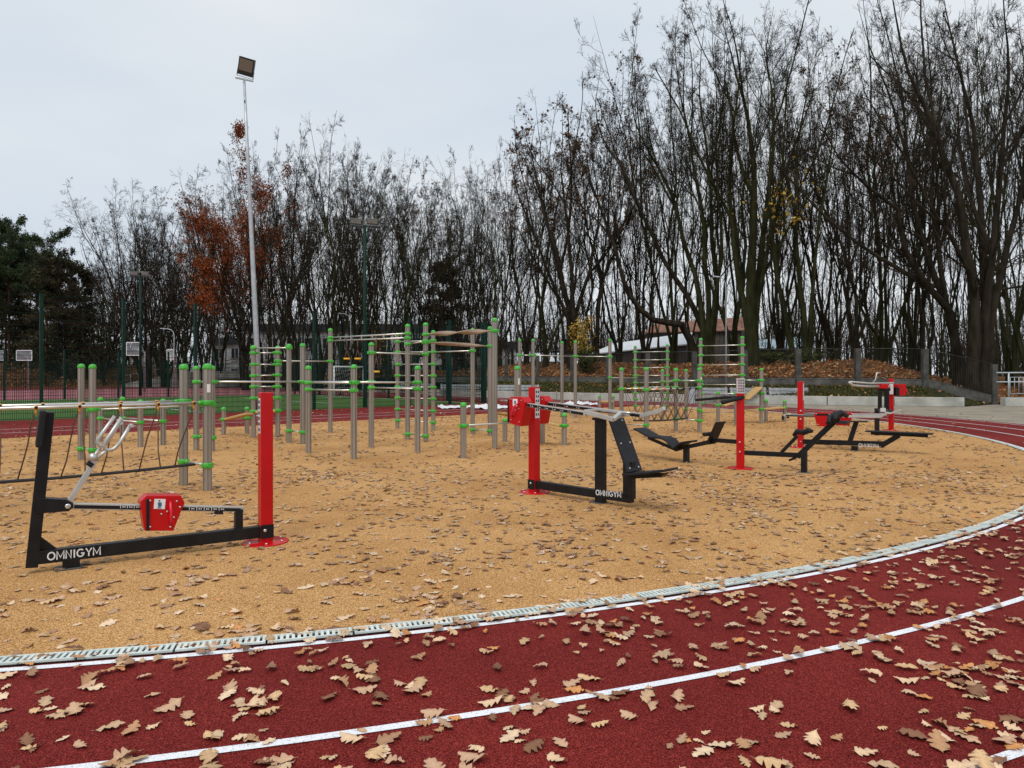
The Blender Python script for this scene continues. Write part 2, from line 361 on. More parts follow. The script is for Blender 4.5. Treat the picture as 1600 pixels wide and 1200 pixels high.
def terrain():
    F = resample(FN, 260); offs = [.06, .4, .9, 1.5, 2.2, 3, 4, 5, 6, 7.5, 9, 12, 16, 22, 30, 45, 70, 110, 180, 300]
    vs = []; fs = []; m = len(offs)
    for i, p in enumerate(F):
        d = (F[min(i + 6, len(F) - 1)] - F[max(i - 6, 0)]).normalized(); q = Vector((d.y, -d.x))
        if q.y < 0: q = -q
        for o in offs:
            w = p + (q * o if o < 12 else (q * 12 + Vector((.0, 1)) * (o - 12)))
            z = hill(w.x, w.y) if o < 120 else hill(w.x, w.y) + (o - 110) * .0
            vs.append((w.x, w.y, z))
    for i in range(len(F) - 1):
        for j in range(m - 1): fs.append((i * m + j, i * m + j + 1, (i + 1) * m + j + 1, (i + 1) * m + j))
    o = MB().add(vs, fs, True).build('leaf_bank', M['soil'], kind='structure')
    # grass strip between low wall and fence
    A = resample(LW[1:], 60); B = resample([(24.4, 36.1), (20.7, 36.5), (15.4, 38.1), (11.3, 42.2), (7.6, 46.4), (4.3, 49.9), (0., 54.9), (-3, 57.7)], 60)
    vs = []; fs = []; K = 9
    for a, b in zip(A, B):
        for k in range(K):
            t = k / (K - 1); p = a.lerp(b, t); zl = .40 if a.x < 20.9 else max(0.0, .40 - (a.x - 20.9) * .6)
            z = zl + (base_h(b.x) + .02 - zl) * sst(0, 1, t) + (.05 * math.sin(p.x * 2.1 + k) if 0 < k < K - 1 else 0)
            vs.append((p.x, p.y + (0.12 if k == 0 else 0), z))
    for i in range(60):
        for j in range(K - 1): fs.append((i * K + j, i * K + j + 1, (i + 1) * K + j + 1, (i + 1) * K + j))
    MB().add(vs, fs, True).build('grass_bank', M['grassb'], kind='structure')
terrain()

def low_wall():
    t = thing('low_concrete_wall', (0, 0, 0), 'long low pale concrete retaining wall below the grass bank behind the benches', 'wall')
    pts = [Vector(p) for p in LW[1:]]
    S = resample(LW[1:], 11)
    for a, b in zip(S[:-1], S[1:]):
        d = (b - a).normalized()
        m = MB(); m.beam(Vector((a.x + d.x * .012, a.y + d.y * .012, .22)), Vector((b.x - d.x * .012, b.y - d.y * .012, .22)), .3, .44, side=Vector((-d.y, d.x, 0)))
        m.build('concrete_block', M['concrete'], t, bevel=.015)
low_wall()

def concrete_fence():
    t = thing('concrete_post_fence', (0, 0, 0), 'dark wire mesh fence with concrete posts and plinth panels on the leafy bank', 'fence')
    xs = [1553, 1445, 1340, 1247, 1164, 1085, 1012, 950, 894, 840, 791, 748, 705, 664]
    pts = []
    for px in xs:
        r = (px - 800) / FPX
        for a, b in zip(FNv[:-1], FNv[1:]):
            # intersect x = r*y with segment
            fa = a.x - r * a.y; fb = b.x - r * b.y
            if fa * fb <= 0 and fa != fb:
                q = a.lerp(b, fa / (fa - fb)); pts.append(q); break
    pm = MB(); pm.box((0, 0, .95), (.27, .24, 2.5))
    for k in range(5): pm.box((0, 0, .0 + k * .45), (.285, .255, .02))
    first = None
    for q in pts:
        bh = base_h(q.x)
        if first is None: first = pm.build('concrete_post', M['greycon'], t, bevel=.012); o = first
        else:
            o = bpy.data.objects.new('concrete_post', first.data); COL.objects.link(o); o.parent = t
        o.location = (q.x, q.y, bh - .15)
    top = 2.05
    for a, b in zip(pts[:-1], pts[1:]):
        d = (b - a).normalized(); L = (b - a).length; ha = base_h(a.x); hb = base_h(b.x); sd_ = Vector((-d.y, d.x, 0))
        a3 = Vector((a.x + d.x * .12, a.y + d.y * .12, ha + .22)); b3 = Vector((b.x - d.x * .12, b.y - d.y * .12, hb + .22))
        m = MB(); m.beam(a3, b3, .06, .46, side=sd_); m.beam(a3 + Vector((0, 0, .235)), b3 + Vector((0, 0, .235)), .09, .05, side=sd_)
        m.build('plinth_panel', M['darkcon'], t)
        w = MB()
        def Z(s, z): return Vector((a.x + d.x * s * L, a.y + d.y * s * L, ha + (hb - ha) * s + z))
        for zz, r_ in ((top, .022), (.52, .018)): w.tube([Z(.03, zz), Z(.97, zz)], r_, 5)
        for s_ in (.035, .965): w.tube([Z(s_, .5), Z(s_, top)], .03, 5)
        n = int(L / .11)
        for i in range(1, n): w.tube([Z(i / n, .5), Z(i / n, top)], .0035, 3, caps=False)
        for i in range(1, 13): w.tube([Z(.03, .5 + i * .12), Z(.97, .5 + i * .12)], .003, 3, caps=False)
        w.build('mesh_panel', M['lamp'], t, kind='stuff')
concrete_fence()

def railing():
    a = Vector((23.9, 34.6)); b = Vector((31.5, 34.2)); d = (b - a).normalized()
    t = thing('white_railing', (0, 0, 0), 'pale metal railing on a low concrete wall at the right edge', 'railing')
    base = MB(); base.beam(Vector((a.x, a.y, .2)), Vector((b.x, b.y, .2)), .4, .42, side=(0, 1, 0)); base.build('base_wall', M['concrete'], t, bevel=.02)
    def Z(s, z): p = a + d * s; return Vector((p.x, p.y, z))
    r_ = MB(); r_.tube([Z(-.3, 1.62), Z(7.4, 1.62)], .035, 8); r_.tube([Z(-.3, 1.17), Z(7.4, 1.17)], .03, 8); r_.tube([Z(.35, 1.40), Z(7.4, 1.40)], .018, 6); r_.tube([Z(.35, .60), Z(7.4, .60)], .018, 6)
    r_.build('handrail', M['galv'], t)
    bm = MB().tube([(0, 0, .6), (0, 0, 1.4)], .014, 6).build('baluster', M['galv'], t); first = True
    for i in range(34):
        if first: o = bm; first = False
        else: o = inst('baluster', bm.data, t)
        p = a + d * (.35 + i * .205); o.location = (p.x, p.y, 0)
    pm = None
    for s in (.28, 2.4, 4.6, 6.8):
        p = a + d * s
        if pm is None: pm = MB().tube([(0, 0, .4), (0, 0, 1.62)], .04, 8).build('railing_post', M['galv'], t); o = pm
        else: o = inst('railing_post', pm.data, t)
        o.location = (p.x, p.y, 0)
railing()

# ------------------------------------------------------------------ green sports fence
def sports_fence(name, label, A, B, posts, H, netH, prm=.045, wire=True, dense=.05, lowh=2.0):
    t = thing(name, (A.x, A.y, 0), label, 'fence'); d = (B - A); L = d.length; d = d / L; sd_ = Vector((-d.y, d.x, 0)); rz = math.atan2(d.y, d.x); t.rotation_euler = (0, 0, rz)
    pm = MB(); pm.box((0, 0, H / 2), (.10, .12, H)); pm.box((0, 0, H + .01), (.11, .13, .02)); p0 = pm.build('fence_post', M['dgreen'], t, bevel=.006); first = True
    for s in posts:
        if first: o = p0; first = False
        else: o = inst('fence_post', p0.data, t)
        o.location = (s, 0, 0)
    cache = {}
    for s0, s1 in zip(posts[:-1], posts[1:]):
        w = round(s1 - s0, 3)
        if w not in cache:
            m = MB(); n = int(w / dense)
            for i in range(1, n): x = w * i / n; m.tube([(x, 0, .05), (x, 0, lowh)], .0095 if dense < .08 else .008, 3, caps=False)
            for i in range(11): z = .05 + (lowh - .05) * i / 10; m.tube([(0.03, 0, z), (w - .03, 0, z)], .0085, 3, caps=False)
            k = int((netH - lowh) / .2)
            for i in range(1, k + 1): z = lowh + (netH - lowh) * i / k; m.tube([(0.03, 0, z), (w - .03, 0, z)], .0085, 3, caps=False)
            n2 = int(w / .2)
            for i in range(1, n2): x = w * i / n2; m.tube([(x, 0, lowh), (x, 0, netH)], .0022, 3, caps=False)
            cache[w] = m.build('mesh_panel', M['wiregreen'], t, kind='stuff'); o = cache[w]
        else:
            o = inst('mesh_panel', cache[w].data, t); o['kind'] = 'stuff'
        o.location = (s0, 0, 0)
    return t
fa, fb = UN(-34, 8.35), UN(14.4, 8.35)
def s_of_px(px):                       # where a column of the photo crosses the front fence line
    r = (px - 800) / FPX; a = fa; b = fb
    k = (a.x - r * a.y) / ((a.x - r * a.y) - (b.x - r * b.y)); return k * (b - a).length
fp = [s_of_px(x) for x in (65, 193, 305, 401, 491, 571, 640, 703, 758)]
stp = (fp[-1] - fp[0]) / 8
fp = [fp[0] - stp * k for k in (3, 2, 1)] + fp
sports_fence('green_sports_fence', 'tall dark green mesh fence running along the near side of the green pitch', fa, fb, [round(x, 2) for x in fp], 4.3, 4.25)
sports_fence('green_end_fence', 'tall dark green mesh fence closing the right end of the green pitch', UN(14.5, 8.6), UN(14.5, 30.2), [0.2 + 3.05 * k for k in range(8)], 4.3, 4.2, dense=.1)
sports_fence('green_back_fence', 'dark green mesh fence between the green pitch and the pink ball court', UN(-34, 30.2), UN(14.2, 30.2), [.1 + 3. * k for k in range(17)], 3.0, 2.9, dense=.1)
sports_fence('green_court_fence', 'farthest dark green mesh fence behind the pink ball court', UN(-46, 61.5), UN(17.4, 61.5), [.1 + 4. * k for k in range(17)], 3.0, 2.8, dense=.2)

# ------------------------------------------------------------------ street workout rigs: fluted posts, green clamps and caps, steel bars
PR = .058
def post_profile(h):
    vs = []; prof = []
    for g in range(6):
        for da, k in ((-6.5, 1), (-5, .80), (5, .80), (6.5, 1), (15, 1.), (26, 1.), (36, 1.), (45, 1.)): prof.append((R(g * 60 + da), PR * k))
    n = len(prof)
    for z in (-.02, h):
        for a, r in prof: vs.append((r * math.cos(a), r * math.sin(a), z))
    fs = [(k, (k + 1) % n, n + (k + 1) % n, n + k) for k in range(n)] + [tuple(range(n, 2 * n))]
    return vs, fs
_post = {}
def get_post(h):
    h = round(h, 2)
    if h not in _post:
        vs, fs = post_profile(h); m = MB().add(vs, fs); me = bpy.data.meshes.new('post'); me.from_pydata(m.v, [], m.f); me.materials.append(M['alu']); _post[h] = me
    return _post[h]
capm = MB().lathe([(PR * .98, -.04), (PR * 1.10, -.038), (PR * 1.11, -.012), (PR * 1.05, -.006), (PR * 1.05, .004), (PR * .95, .022), (PR * .62, .036), (PR * .25, .042)], n=20)
for k in range(4):
    a = k * math.pi / 2 + .4; capm.lathe([(.008, .030), (.008, .046)], (PR * .62 * math.cos(a), PR * .62 * math.sin(a), -.012), 6)
def as_mesh(mb, name, m):
    me = bpy.data.meshes.new(name); me.from_pydata(mb.v, [], mb.f); me.materials.append(m); me.polygons.foreach_set('use_smooth', mb.sm); return me
CAP = as_mesh(capm, 'cap', M['green'])
cm = MB().lathe([(PR * 1.02, -.036), (PR * 1.26, -.034), (PR * 1.34, -.022), (PR * 1.34, .022), (PR * 1.26, .034), (PR * 1.02, .036)], n=20)
cm.tube([(PR * 1.1, 0, 0), (PR * 1.75, 0, 0), (PR * 2.25, 0, 0)], [.034, .032, .024], 8)
cm.box((-PR * 1.35, 0, 0), (.035, .055, .055)); cm.tube([(-PR * 1.2, -.04, 0), (-PR * 1.2, .04, 0)], .012, 6)
CLAMP = as_mesh(cm, 'clamp', M['green'])
cs = MB().lathe([(PR * 1.02, -.036), (PR * 1.26, -.034), (PR * 1.34, -.022), (PR * 1.34, .022), (PR * 1.26, .034), (PR * 1.02, .036)], n=20)

class Rig:
    def __init__(s, name, label, cat, loc):
        s.t = thing(name, loc, label, cat); s.o = Vector(loc); s.p = {}; s.cl = []
    def post(s, key, px, by, ty, at=None, h=None):
        g = G(px, by) if at is None else Vector(at); hh = zat(ty, g.y) - .045 if h is None else h
        o = inst('post', get_post(hh), s.t, g - s.o, (0, 0, random.uniform(0, 1.5)))
        c = inst('cap', CAP, o, (0, 0, round(hh, 2))); s.p[key] = (g, hh, o); return o
    def clamp(s, key, z, ang):
        for k, zz, aa in s.cl:
            if k == key and abs(zz - z) < .012: z += .0; 
        g, hh, o = s.p[key]; s.cl.append((key, z, ang))
        for k, zz, aa in s.cl[:-1]:
            if k == key and abs(zz - z) < .03 and abs(aa - ang) < .1: return
        inst('clamp', CLAMP, o, (0, 0, z), (0, 0, ang - o.rotation_euler.z))
    def bar(s, a, ya, b, yb, r=.0165, ca=True, cb=True, flat=False, name='bar', m=None, z=None):
        ga, _, _ = s.p[a]; gb, _, _ = s.p[b]
        za = zat(ya, ga.y) if z is None else z; zb = zat(yb, gb.y) if z is None else z
        A = ga - s.o + Vector((0, 0, za)); B = gb - s.o + Vector((0, 0, zb)); d = (B - A); ang = math.atan2(d.y, d.x); dn = d.normalized()
        if ca: s.clamp(a, za, ang)
        if cb: s.clamp(b, zb, ang + math.pi)
        A2 = A + dn * PR * 1.5; B2 = B - dn * PR * 1.5
        return MB().tube([A2, B2], r, 10).build(name, m or M['steel'], s.t)
    def twisted(s, a, ya, b, yb, w=.11, th=.03, turns=1.0, seg=34):
        ga, _, _ = s.p[a]; gb, _, _ = s.p[b]; za = zat(ya, ga.y); zb = zat(yb, gb.y)
        A = ga - s.o + Vector((0, 0, za)); B = gb - s.o + Vector((0, 0, zb)); d = B - A; ang = math.atan2(d.y, d.x); dn = d.normalized()
        s.clamp(a, za, ang); s.clamp(b, zb, ang + math.pi); A = A + dn * .1; B = B - dn * .1
        sdv = Vector((-dn.y, dn.x, 0)).normalized(); up = dn.cross(sdv) * -1; vs = []; fs = []
        for i in range(seg + 1):
            t = i / seg; c = A.lerp(B, t); ph = turns * math.pi * 2 * t; wt = w * (.25 + .75 * min(1, 5 * t, 5 * (1 - t)))
            x = sdv * math.cos(ph) + up * math.sin(ph); y = -sdv * math.sin(ph) + up * math.cos(ph)
            for i2, j2 in ((-1, -1), (1, -1), (1, 1), (-1, 1)): vs.append(c + x * (i2 * wt / 2) + y * (j2 * th / 2))
        for i in range(seg):
            for k in range(4): k2 = (k + 1) % 4; fs.append((4 * i + k, 4 * i + k2, 4 * i + 4 + k2, 4 * i + 4 + k))
        fs += [(3, 2, 1, 0), (4 * seg, 4 * seg + 1, 4 * seg + 2, 4 * seg + 3)]
        MB().add(vs, fs, True).build('twisted_rail', M['brownwood'], s.t)
    def plank(s, A, B, w=.28, th=.05, name='plank'):
        return MB().beam(Vector(A) - s.o, Vector(B) - s.o, w, th).build(name, M['wood'], s.t, bevel=.012)
    def rope(s, pts, r=.008, name='rope', m=None, sag=0):
        pts = [Vector(p) - s.o for p in pts]
        return MB().tube(pts, r, 6).build(name, m or M['rope'], s.t)

def label_plate(rig, key, px, y0, y1, w=.045):
    g, hh, o = rig.p[key]; d = Vector((-g.x, -g.y, 0)).normalized(); side = Vector((-d.y, d.x, 0))
    if px: off = (px - (800 + FPX * g.x / g.y)) / FPX * g.y
    else: off = 0
    a = math.atan2(d.y, d.x) + math.asin(max(-.8, min(.8, off / PR)))
    z0, z1 = zat(y1, g.y), zat(y0, g.y); vs = []
    for k in range(5):
        aa = a + (k - 2) / 4 * (w / PR)
        for z in (z0, z1): vs.append((g.x - rig.o.x + (PR + .003) * math.cos(aa), g.y - rig.o.y + (PR + .003) * math.sin(aa), z))
    MB().add(vs, [(2 * k, 2 * k + 2, 2 * k + 3, 2 * k + 1) for k in range(4)]).build('information_sticker', M['white'], rig.t)

# 1. rope bridge at the left edge
r1 = Rig('rope_bridge', 'left rope bridge with steel handrails and black foot rope behind the nearest machine', 'rope bridge', G(305, 763))
r1.post('A', 287, 759, 568); r1.post('B', 324, 767, 567)
r1.post('C', 0, 0, 0, at=(-6.92, 8.13, 0), h=1.66); r1.post('D', 0, 0, 0, at=(-6.34, 7.60, 0), h=1.66)
r1.bar('A', 627, 'C', 0, r=.021, z=1.197); r1.bar('B', 629.5, 'D', 0, r=.021, z=1.196)
r1.bar('A', 721, 'B', 727, r=.016); r1.bar('C', 0, 'D', 0, z=.33)
gA, gB, gC, gD = (r1.p[k][0] for k in 'ABCD')
mid0 = (gA + gB) / 2; mid1 = (gC + gD) / 2; ft = [mid0.lerp(mid1, t) + Vector((0, 0, .335 - .03 * math.sin(math.pi * t))) for t in [i / 16 for i in range(17)]]
r1.rope(ft, .021, 'foot_rope', M['blackrope'])
for (a, b, z0, k0) in ((gB, gD, 1.196, .06), (gA, gC, 1.197, .12)):
    for k in range(7):
        t = k0 + k * .148
        if t > .96: continue
        top = a.lerp(b, t) + Vector((0, 0, z0)); tb = min(.98, max(.02, t + .03)); bot = mid0.lerp(mid1, tb) + Vector((0, 0, .335 - .03 * math.sin(math.pi * tb)))
        pts = [top + Vector((0, 0, -.03))] + [top.lerp(bot, q) + Vector((0.012 * math.sin(q * 6 + k), .012 * math.cos(q * 5 + k), 0)) for q in (.25, .5, .75)] + [bot]
        r1.rope(pts, .0095)
        d = (b - a).normalized()
        m = MB().tube([top - d * .018 - r1.o, top + d * .018 - r1.o], .029, 12); m.tube([top + Vector((0, 0, -.02)) - r1.o, top + Vector((0, 0, -.085)) - r1.o], [.018, .010], 8); sl = m.build('rope_sleeve', M['orange'], r1.t)
        MB().tube([top - r1.o + Vector((0, 0, .0)) + Vector((d.y, -d.x, 0)) * -.03, top - r1.o + Vector((d.y, -d.x, 0)) * .045], .017, 10).build('sleeve_bolt', M['black'], sl)
label_plate(r1, 'B', 326, 600, 613)
for q in ('A', 'B'): pass

# 2. low parallel bars
r2 = Rig('parallel_bars', 'low pair of parallel steel bars on four short posts at left by the track', 'parallel bars', G(205, 694))
r2.post('A', 157, 690.6, 620.6); r2.post('B', 191.5, 689, 620); r2.post('C', 219.5, 699, 623.8); r2.post('D', 255, 695.7, 622.7)
r2.bar('A', 653.5, 'C', 660, r=.02); r2.bar('B', 653, 'D', 658, r=.02)

# 3. main climbing rig
r3 = Rig('climbing_rig', 'largest frame of grey posts with green clamps, wall bars and twisted rails', 'climbing frame', G(560, 690))
for key, px, by, ty in [('p1', 127, 719, 568), ('p2', 144.6, 722, 569), ('p5', 306.8, 703.8, 571), ('p6', 331.5, 705.5, 571), ('s1', 349.5, 679.5, 636), ('s2', 386, 677.5, 635),
        ('w1', 396, 684, 539), ('w2', 434, 683, 540.5), ('a', 451.5, 692, 536.7), ('b', 473, 694, 536), ('c', 482, 708, 570.6), ('d', 553, 717.8, 569), ('e', 580.2, 699.4, 534.7),
        ('f', 652.5, 707.5, 570.6), ('g', 516.2, 676.3, 513), ('h', 637, 687, 506), ('i', 665, 690, 504), ('j', 621, 669.5, 520), ('k', 677, 673, 516), ('l', 738.5, 678, 512.5),
        ('m', 765.5, 681, 510), ('n', 773, 701, 496)]:
    r3.post(key, px, by, ty)
r3.bar('p2', 640, 'p6', 632.8)
r3.bar('p1', 701, 'p2', 703); r3.bar('p5', 682, 'p6', 684); r3.bar('p5', 596.5, 'p6', 596.5); r3.bar('p6', 596.5, 'b', 596.5, r=.021)
for ya, yb in [(551.4, 551.2), (569.4, 569.5), (587, 586), (604, 604), (622, 621.5), (642.5, 642)]: r3.bar('w1', ya, 'w2', yb, r=.014)
r3.bar('w1', 544, 'a', 543.5); r3.bar('w2', 564, 'g', 564.5); r3.bar('a', 673, 'b', 675)
r3.bar('c', 598, 'd', 598); r3.bar('c', 608.6, 'd', 610); r3.bar('d', 597.5, 'f', 597.5, r=.018); r3.bar('e', 605.7, 'f', 607.4); r3.bar('b', 596.5, 'e', 596.5); r3.bar('e', 551, 'i', 553.5)
r3.bar('g', 527.5, 'h', 521, r=.018); r3.bar('g', 532.4, 'h', 528, r=.018); r3.bar('h', 537.5, 'i', 533); r3.bar('j', 534, 'k', 532); r3.bar('h', 678, 'i', 681)
for ya, yb in [(550, 550), (569.3, 569), (586.8, 587), (604.5, 605), (621.5, 623), (639, 642), (657, 660)]: r3.bar('j', ya, 'k', yb, r=.014)
r3.bar('k', 550, 'l', 548); r3.bar('l', 671, 'm', 673)
r3.twisted('i', 522.5, 'n', 517); r3.twisted('i', 535, 'm', 541, turns=.5, w=.09)
gg, gh = r3.p['g'][0], r3.p['h'][0]
for k in range(1, 7):
    t = k / 7; q = gg.lerp(gh, t) - r3.o
    MB().tube([q + Vector((0, 0, 2.475)), q + Vector((0, 0, 2.55))], .013, 6).build('ladder_rung', M['steel'], r3.t)
def trapeze(px, pyt, pyb, Y, w=.16):
    top = P(px, pyt, Y); bot = P(px, pyb, Y)
    t = thing('hanging_handle', bot, 'yellow grip bar hanging from the overhead ladder, %s' % {542: 'leftmost of three', 559: 'middle of three', 588: 'rightmost and lowest of three'}[px], 'trapeze', 'grips hung from the ladder')
    MB().tube([Vector((-w / 2, 0, 0)), Vector((w / 2, 0, 0))], .024, 10).build('grip', M['yellow'], t)
    h = top.z - bot.z
    for s_ in (-1, 1): MB().tube([(s_ * w * .42, 0, 0), (0, 0, h * .42)], .009, 5).build('rope', M['rope'], t)
    MB().tube([(0, 0, h * .42), (0, 0, h)], .011, 5).build('rope', M['rope'], t)
trapeze(542, 530, 560.5, 18.2); trapeze(559, 529, 560.5, 17.9); trapeze(588, 527, 580.7, 17.5)
gs1, gs2, gw1, gw2 = (r3.p[k][0] for k in ('s1', 's2', 'w1', 'w2'))
r3.clamp('s1', zat(655, gs1.y), 0); r3.clamp('w2', zat(641, gw2.y), math.pi); r3.clamp('s2', zat(653, gs2.y), math.pi)
for a, b, za, zb in ((gs1 + Vector((.13, 0, 0)), gw1 + Vector((-.05, -.12, 0)), .41, .60), (gw1 + Vector((.10, -.12, 0)), gw2 + Vector((-.07, -.06, 0)), .64, .66)):
    r3.plank(a + Vector((0, 0, za)), b + Vector((0, 0, zb)), .26, .055)

# 4. sit-up bench and step bar in the middle
r4 = Rig('step_bar_bench', 'waist-high step bar and wooden planks on short posts behind the central red post', 'balance bench', G(800, 700))
r4.post('a', 724, 716, 628); r4.post('b', 808, 704.5, 571); r4.post('c', 847.5, 693.5, 652); r4.post('d', 881.7, 696, 645); r4.post('e', 789, 690.5, 653)
r4.bar('a', 665, 'b', 660, r=.019)
label_plate(r4, 'b', 811, 591, 601)
gn = r3.p['n'][0]; gd = r4.p['d'][0]; ge = r4.p['e'][0]
r4.clamp('d', zat(665, gd.y), math.pi)
pA = Vector((gn.x + .1, gn.y + .15, zat(646, gn.y))); pM = Vector((.05, 15.7, .66)); pB = Vector((gd.x - .12, gd.y, zat(664.5, gd.y)))
r4.plank(pA, pM, .30, .055); r4.plank(pM + Vector((.03, 0, -.02)), pB, .30, .055)
MB().tube([Vector((gn.x + .12, gn.y, zat(626, gn.y))) - r4.o, Vector((.12, 14.7, zat(626, 14.8))) - r4.o], .016, 8).build('bar', M['steel'], r4.t)

# 5. back row of high bars with wall bars
r5 = Rig('high_bar_row', 'far row of tall posts joined by a thin high bar, wall bars at right end', 'pull-up bars', G(900, 655))
for key, px, by, ty in [('a', 812, 656, 529.5), ('b', 833, 656, 529.5), ('c', 878, 651.5, 533), ('d', 899, 653, 532), ('e', 953, 655.5, 529.5), ('f', 992.5, 642.5, 540), ('g', 1042.8, 644, 537.5)]: r5.post(key, px, by, ty)
r5.bar('a', 555, 'b', 555); r5.bar('b', 555, 'd', 556.8); r5.bar('d', 556.8, 'e', 557.2); r5.bar('e', 590, 'f', 590.5)
for ya, yb in [(550, 549.4), (562.5, 562), (574.6, 574), (586.7, 586.7), (598, 597), (605, 604.5), (614, 614), (623.5, 623), (634, 634)]: r5.bar('f', ya, 'g', yb, r=.014)

# 6. right rope bridge
r6 = Rig('rope_bridge', 'right rope bridge with crossed net ropes between short posts', 'rope bridge', G(1030, 675))
for key, px, by, ty in [('a', 971, 676, 574), ('b', 1009.8, 683, 573.6), ('c', 1056, 673.4, 575), ('d', 1093, 675.8, 574), ('e', 1035, 658, 576.5), ('f', 1072, 655.6, 576.5)]: r6.post(key, px, by, ty)
r6.bar('a', 607.5, 'c', 605.7, r=.018); r6.bar('b', 608.8, 'd', 605.8, r=.018); r6.bar('a', 663, 'b', 664); r6.bar('c', 654.4, 'd', 657); r6.bar('e', 596, 'f', 595); r6.bar('c', 594.5, 'd', 595)
r6.bar('f', 639, 'd', 641); r6.bar('e', 596, 'c', 594.5)
ga, gb, gc, gd_ = (r6.p[k][0] for k in 'abcd'); m0 = (ga + gb) / 2; m1 = (gc + gd_) / 2
r6.rope([m0.lerp(m1, i / 12) + Vector((0, 0, .37 - .03 * math.sin(math.pi * i / 12))) for i in range(13)], .022, 'foot_rope', M['blackrope'])
for a, b in ((ga, gc), (gb, gd_)):
    for k in range(8):
        t = .06 + k * .125; z = zat(607, (a.lerp(b, t)).y); top = a.lerp(b, t) + Vector((0, 0, z))
        for dt in (-.055, .055):
            tb = min(.99, max(.01, t + dt)); bot = m0.lerp(m1, tb) + Vector((0, 0, .36))
            r6.rope([top, top.lerp(bot, .5) + Vector((dt * .6, 0, -.05)), bot], .008)
        d = (b - a).normalized(); MB().tube([top - d * .03 - r6.o, top + d * .03 - r6.o], .03, 10).build('rope_sleeve', M['orange'] if k < 3 else M['black'], r6.t)
label_plate(r6, 'd', 1096, 589, 597)

# 7. right wall bars with step planks
r7 = Rig('wall_bars', 'tall wall bars with wooden step planks just behind the third red post', 'wall bars', G(1130, 660))
for key, px, by, ty in [('a', 1094.8, 658, 528), ('b', 1159.8, 662, 525), ('c', 1189.6, 662, 575), ('d', 1122, 662, 611.6), ('e', 1150, 665, 612), ('f', 1196.7, 658.7, 623.5), ('g', 1226, 658.7, 624.7)]: r7.post(key, px, by, ty)
for ya, yb in [(540.5, 539), (555.3, 554.5), (570.5, 569.5), (586.3, 586), (600.8, 601), (615, 615), (630, 630), (644, 644.5)]: r7.bar('a', ya, 'b', yb, r=.014)
r7.bar('b', 594, 'c', 594)
def gz(rig, k, y): g = rig.p[k][0]; return Vector((g.x, g.y, zat(y, g.y)))
r7.clamp('d', zat(633, r7.p['d'][0].y), 0); r7.clamp('c', zat(614, r7.p['c'][0].y), math.pi); r7.clamp('c', zat(639, r7.p['c'][0].y), math.pi); r7.clamp('g', zat(636.6, r7.p['g'][0].y), math.pi)
q1 = gz(r7, 'd', 634); q2 = P(1152, 624.5, 22.6); r7.plank(q1 + Vector((.12, 0, 0)), q2, .45, .05)
q3 = P(1164, 624, 22.4); q4 = gz(r7, 'c', 605); r7.plank(q3, q4 + Vector((-.08, 0, 0)), .45, .05)
q5 = P(1166, 641, 22.6); q6 = gz(r7, 'c', 639.5); r7.plank(q5, q6 + Vector((-.09, 0, 0)), .3, .05)
q7 = gz(r7, 'g', 637); r7.plank(q6 + Vector((.14, .1, .0)), q7 + Vector((-.12, 0, 0)), .3, .05)
# 8. small far balance beam
r8 = Rig('balance_beam', 'small far wooden balance beam on two stub posts by the back edge of the ochre ground', 'balance beam', G(947, 645.5))
r8.post('a', 937, 645.5, 617.5); r8.post('b', 958, 645.5, 617.5)
r8.plank(gz(r8, 'a', 627.5) + Vector((.02, -.1, 0)), gz(r8, 'b', 627) + Vector((-.02, -.1, 0)), .25, .06)

# ------------------------------------------------------------------ lettering built as strokes
def letters(word, w=.8):
    g = {
        'O': [[(.5 + .42 * math.cos(a), .5 + .44 * math.sin(a)) for a in [2 * math.pi * k / 18 for k in range(19)]]],
        'M': [[(.06, 0), (.06, 1), (.5, .22), (.94, 1), (.94, 0)]], 'N': [[(.1, 0), (.1, 1), (.85, 0), (.85, 1)]], 'I': [[(.5, 0), (.5, 1)]],
        'G': [[(.5 + .42 * math.cos(a), .5 + .44 * math.sin(a)) for a in [R(45) + R(300) * k / 15 for k in range(16)]] + [(.92, .46), (.55, .46)]],
        'Y': [[(.05, 1), (.5, .45), (.95, 1)], [(.5, .45), (.5, 0)]]}
    wd = {'O': 1.05, 'M': 1.0, 'N': .85, 'I': .30, 'G': 1.05, 'Y': .85}
    x = 0; out = []
    for ch in word:
        k = wd[ch]; ox = -.35 if ch == 'I' else 0
        for line in g[ch]:
            pl = [((x + (q[0] * (k if ch != 'I' else 1) + (ox if ch == 'I' else 0))), q[1]) for q in line]
            if ch == 'G':
                pass
            out.append(pl)
        x += k + .14
    return out, x - .14
